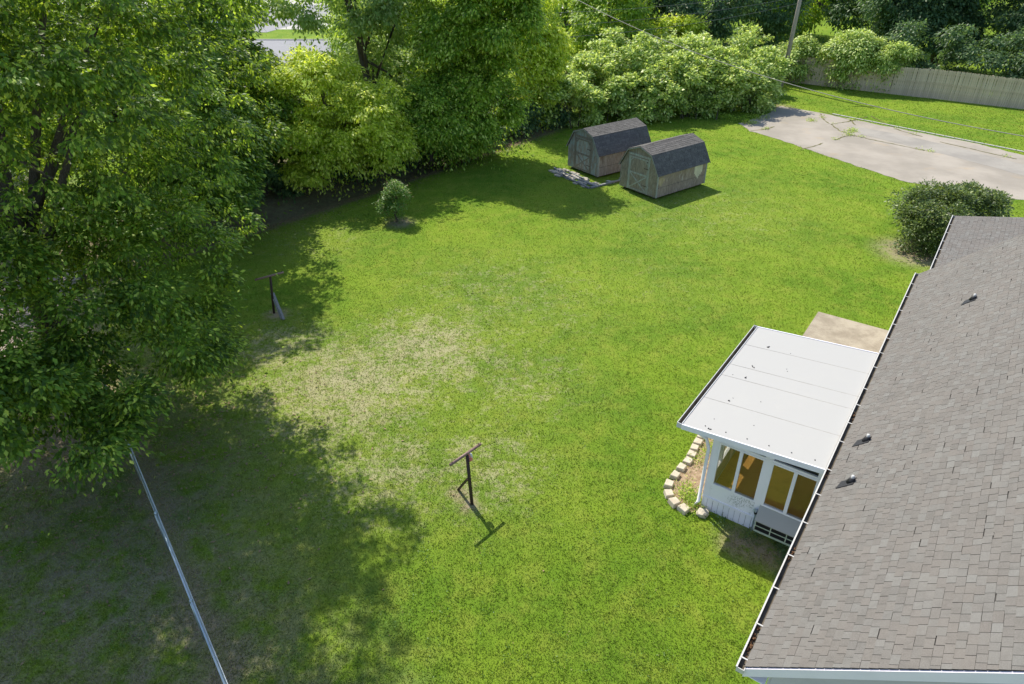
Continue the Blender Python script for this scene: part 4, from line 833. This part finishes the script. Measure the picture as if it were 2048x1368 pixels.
wp = []; rr = random.Random(44)
for i in range(900):
    px_, py_ = rr.uniform(0, 1560), rr.uniform(330, 1368); q_ = at(px_, py_); pp_, aa_ = q_.dot(PV), q_.dot(AV)
    if pp_ > -1.3 or (pp_ > -4.7 and 12.6 < aa_ < 26.2): continue
    if (q_.x + 13.2) * -.77 + (q_.y - 29.6) * .644 > -.5: continue
    wp.append((q_, rr.uniform(.4, 1.3) * (1 if rr.random() < .85 else 1.8)))
weeds('lawn_weeds', '', wp[:520], 26000, .035, M['leaf_shrub'], 61, r=.12, h=.022)
paint('fallen_leaf', (.30, .22, .12), .8, .5, 3, dirtc=(.14, .10, .05))
gl = np.random.default_rng(77); nl = 9000
t_ = gl.uniform(0, 26, nl); o_ = gl.exponential(1.1, nl) * gl.choice([1, 1, 1, -.5], nl) + .6; d0 = np.array([17., 20.2]); d0 /= np.linalg.norm(d0)
bx = -13.2 + d0[0] * t_ - d0[1] * o_; by = 29.6 + d0[1] * t_ + d0[0] * o_; k_ = 2600; bx[:k_] = gl.normal(-12, 3.0, k_); by[:k_] = gl.normal(15, 2.6, k_)
Cc = np.stack([bx, by, ground_z(bx, by) + .035], 1); Dd = gl.normal(size=(nl, 3)) * np.array([1, 1, .15]); Nq = np.array([0, 0, 1.]) + gl.normal(size=(nl, 3)) * .25
Vl, Tl = leaves(Cc, Dd, Nq, gl.uniform(.05, .13, nl), gl.uniform(.03, .07, nl), 0.05)
o = obj('fallen_leaves', tris_mesh('fallen_leaves', Vl, Tl, M['fallen_leaf'])); o['kind'] = 'stuff'
# ------------------------------------------------------------------ grass blades
g = np.random.default_rng(12); NB = 450000
def grass_field(NB):
    # denser towards the near part of the lawn; blades get larger with distance
    u = g.random(NB * 3); yy = 6.5 * (70 / 6.5) ** (u ** 1.0); hw = .86 * (yy * .85 + 7); xx = g.uniform(-1, 1, NB * 3) * hw
    yy = yy[:]; ok = np.ones(len(xx), bool)
    p_ = xx * math.cos(AZ) - yy * math.sin(AZ); a_ = xx * math.sin(AZ) + yy * math.cos(AZ)
    ok &= ~((p_ > -.7) & (a_ > 7) & (a_ < 32)); ok &= ~((p_ > -3.6) & (a_ > 13.25) & (a_ < 25.7) & (p_ < 0)); ok &= ~((p_ > -4.3) & (p_ < -3.3) & (a_ > 13.3) & (a_ < 18.3))
    ok &= ~(a_ > 69.5)
    # outside the driveway polygon
    P = np.array(drive); ins = np.zeros(len(xx), bool); j = len(P) - 1
    for i in range(len(P)):
        c = ((P[i, 1] > yy) != (P[j, 1] > yy)) & (xx < (P[j, 0] - P[i, 0]) * (yy - P[i, 1]) / (P[j, 1] - P[i, 1] + 1e-9) + P[i, 0]); ins ^= c; j = i
    ok &= ~ins
    # none under the hedgerow, few in the litter and on bare ground
    d = np.array([17., 20.2]); d /= np.linalg.norm(d); t = -(xx + 13.2) * d[1] + (yy - 29.6) * d[0]; ok &= (t < .2) | (g.random(len(xx)) < .12) | (xx > 4)
    ok &= (t < 5) | (xx > 4)
    for (px, py, r_) in ((944, 1005, .22), (555, 630, .35), (800, 446, .6)):
        q = at(px, py); ok &= ((xx - q.x) ** 2 + (yy - q.y) ** 2 > r_ * r_) | (g.random(len(xx)) < .2)
    q = at(1830, 505); ok &= ((xx - q.x) ** 2 + (yy - q.y) ** 2 > 2.2) | (g.random(len(xx)) < .2)
    xx, yy = xx[ok][:NB], yy[ok][:NB]; n_ = len(xx); dist = np.sqrt(xx ** 2 + yy ** 2 + 150)
    clump = np.sin(xx * 7.3 + np.sin(yy * 5.1) * 2) * np.sin(yy * 6.7 + np.sin(xx * 4.3) * 2)
    h = (.030 + .0004 * dist) * g.uniform(.5, 1.5, n_) * (1 + .3 * clump); wd = (.0045 + .0003 * dist) * g.uniform(.7, 1.4, n_)
    th = g.uniform(0, 2 * np.pi, n_); lean = g.uniform(.2, 1.5, n_); B = np.stack([xx, yy, ground_z(xx, yy)], 1)
    dx = np.stack([np.cos(th), np.sin(th), np.zeros(n_)], 1); ph = g.uniform(0, 2 * np.pi, n_); tip = B + np.stack([np.cos(ph) * lean * h, np.sin(ph) * lean * h, h], 1)
    V = np.stack([B - dx * wd[:, None], B + dx * wd[:, None], tip], 1).reshape(-1, 3); T = np.arange(n_ * 3).reshape(-1, 3)
    return V, T
V, T = grass_field(NB)
o = obj('grass', tris_mesh('grass', V, T, M['grass_blade'])); o['kind'] = 'stuff'

# ------------------------------------------------------------------ names of the uncountable masses
STUFF = {'bed_weeds': ('low green weeds sprouting in the flower bed soil beside the sunroom', 'weeds'), 'wall_weeds': ('dark weeds along the foot of the sunroom skirting in the shade', 'weeds'),
 'driveway_weeds': ('weeds creeping over the driveway end and in its cracks', 'weeds'), 'lawn_weeds': ('small broad leaved weeds scattered through the lawn', 'weeds'), 'hedge_undergrowth': ('dark undergrowth along the foot of the hedgerow trees', 'undergrowth'),
 'backyard_undergrowth': ('dark bushes massed behind the privacy fence', 'undergrowth'), 'vine_thicket': ('sunlit vine covered thicket behind the two sheds', 'thicket'), 'thicket_stems': ('thin stems inside the thicket and the hedgerow undergrowth', 'stems'),
 'fallen_leaves': ('fallen leaves strewn along the shaded ditch under the hedgerow', 'leaves'), 'grass': ('short mown grass blades covering the lawn', 'grass')}
for k_, (lb, ct) in STUFF.items():
    o = bpy.data.objects.get(k_)
    if o is not None and o.parent is None: tag(o, lb, ct)
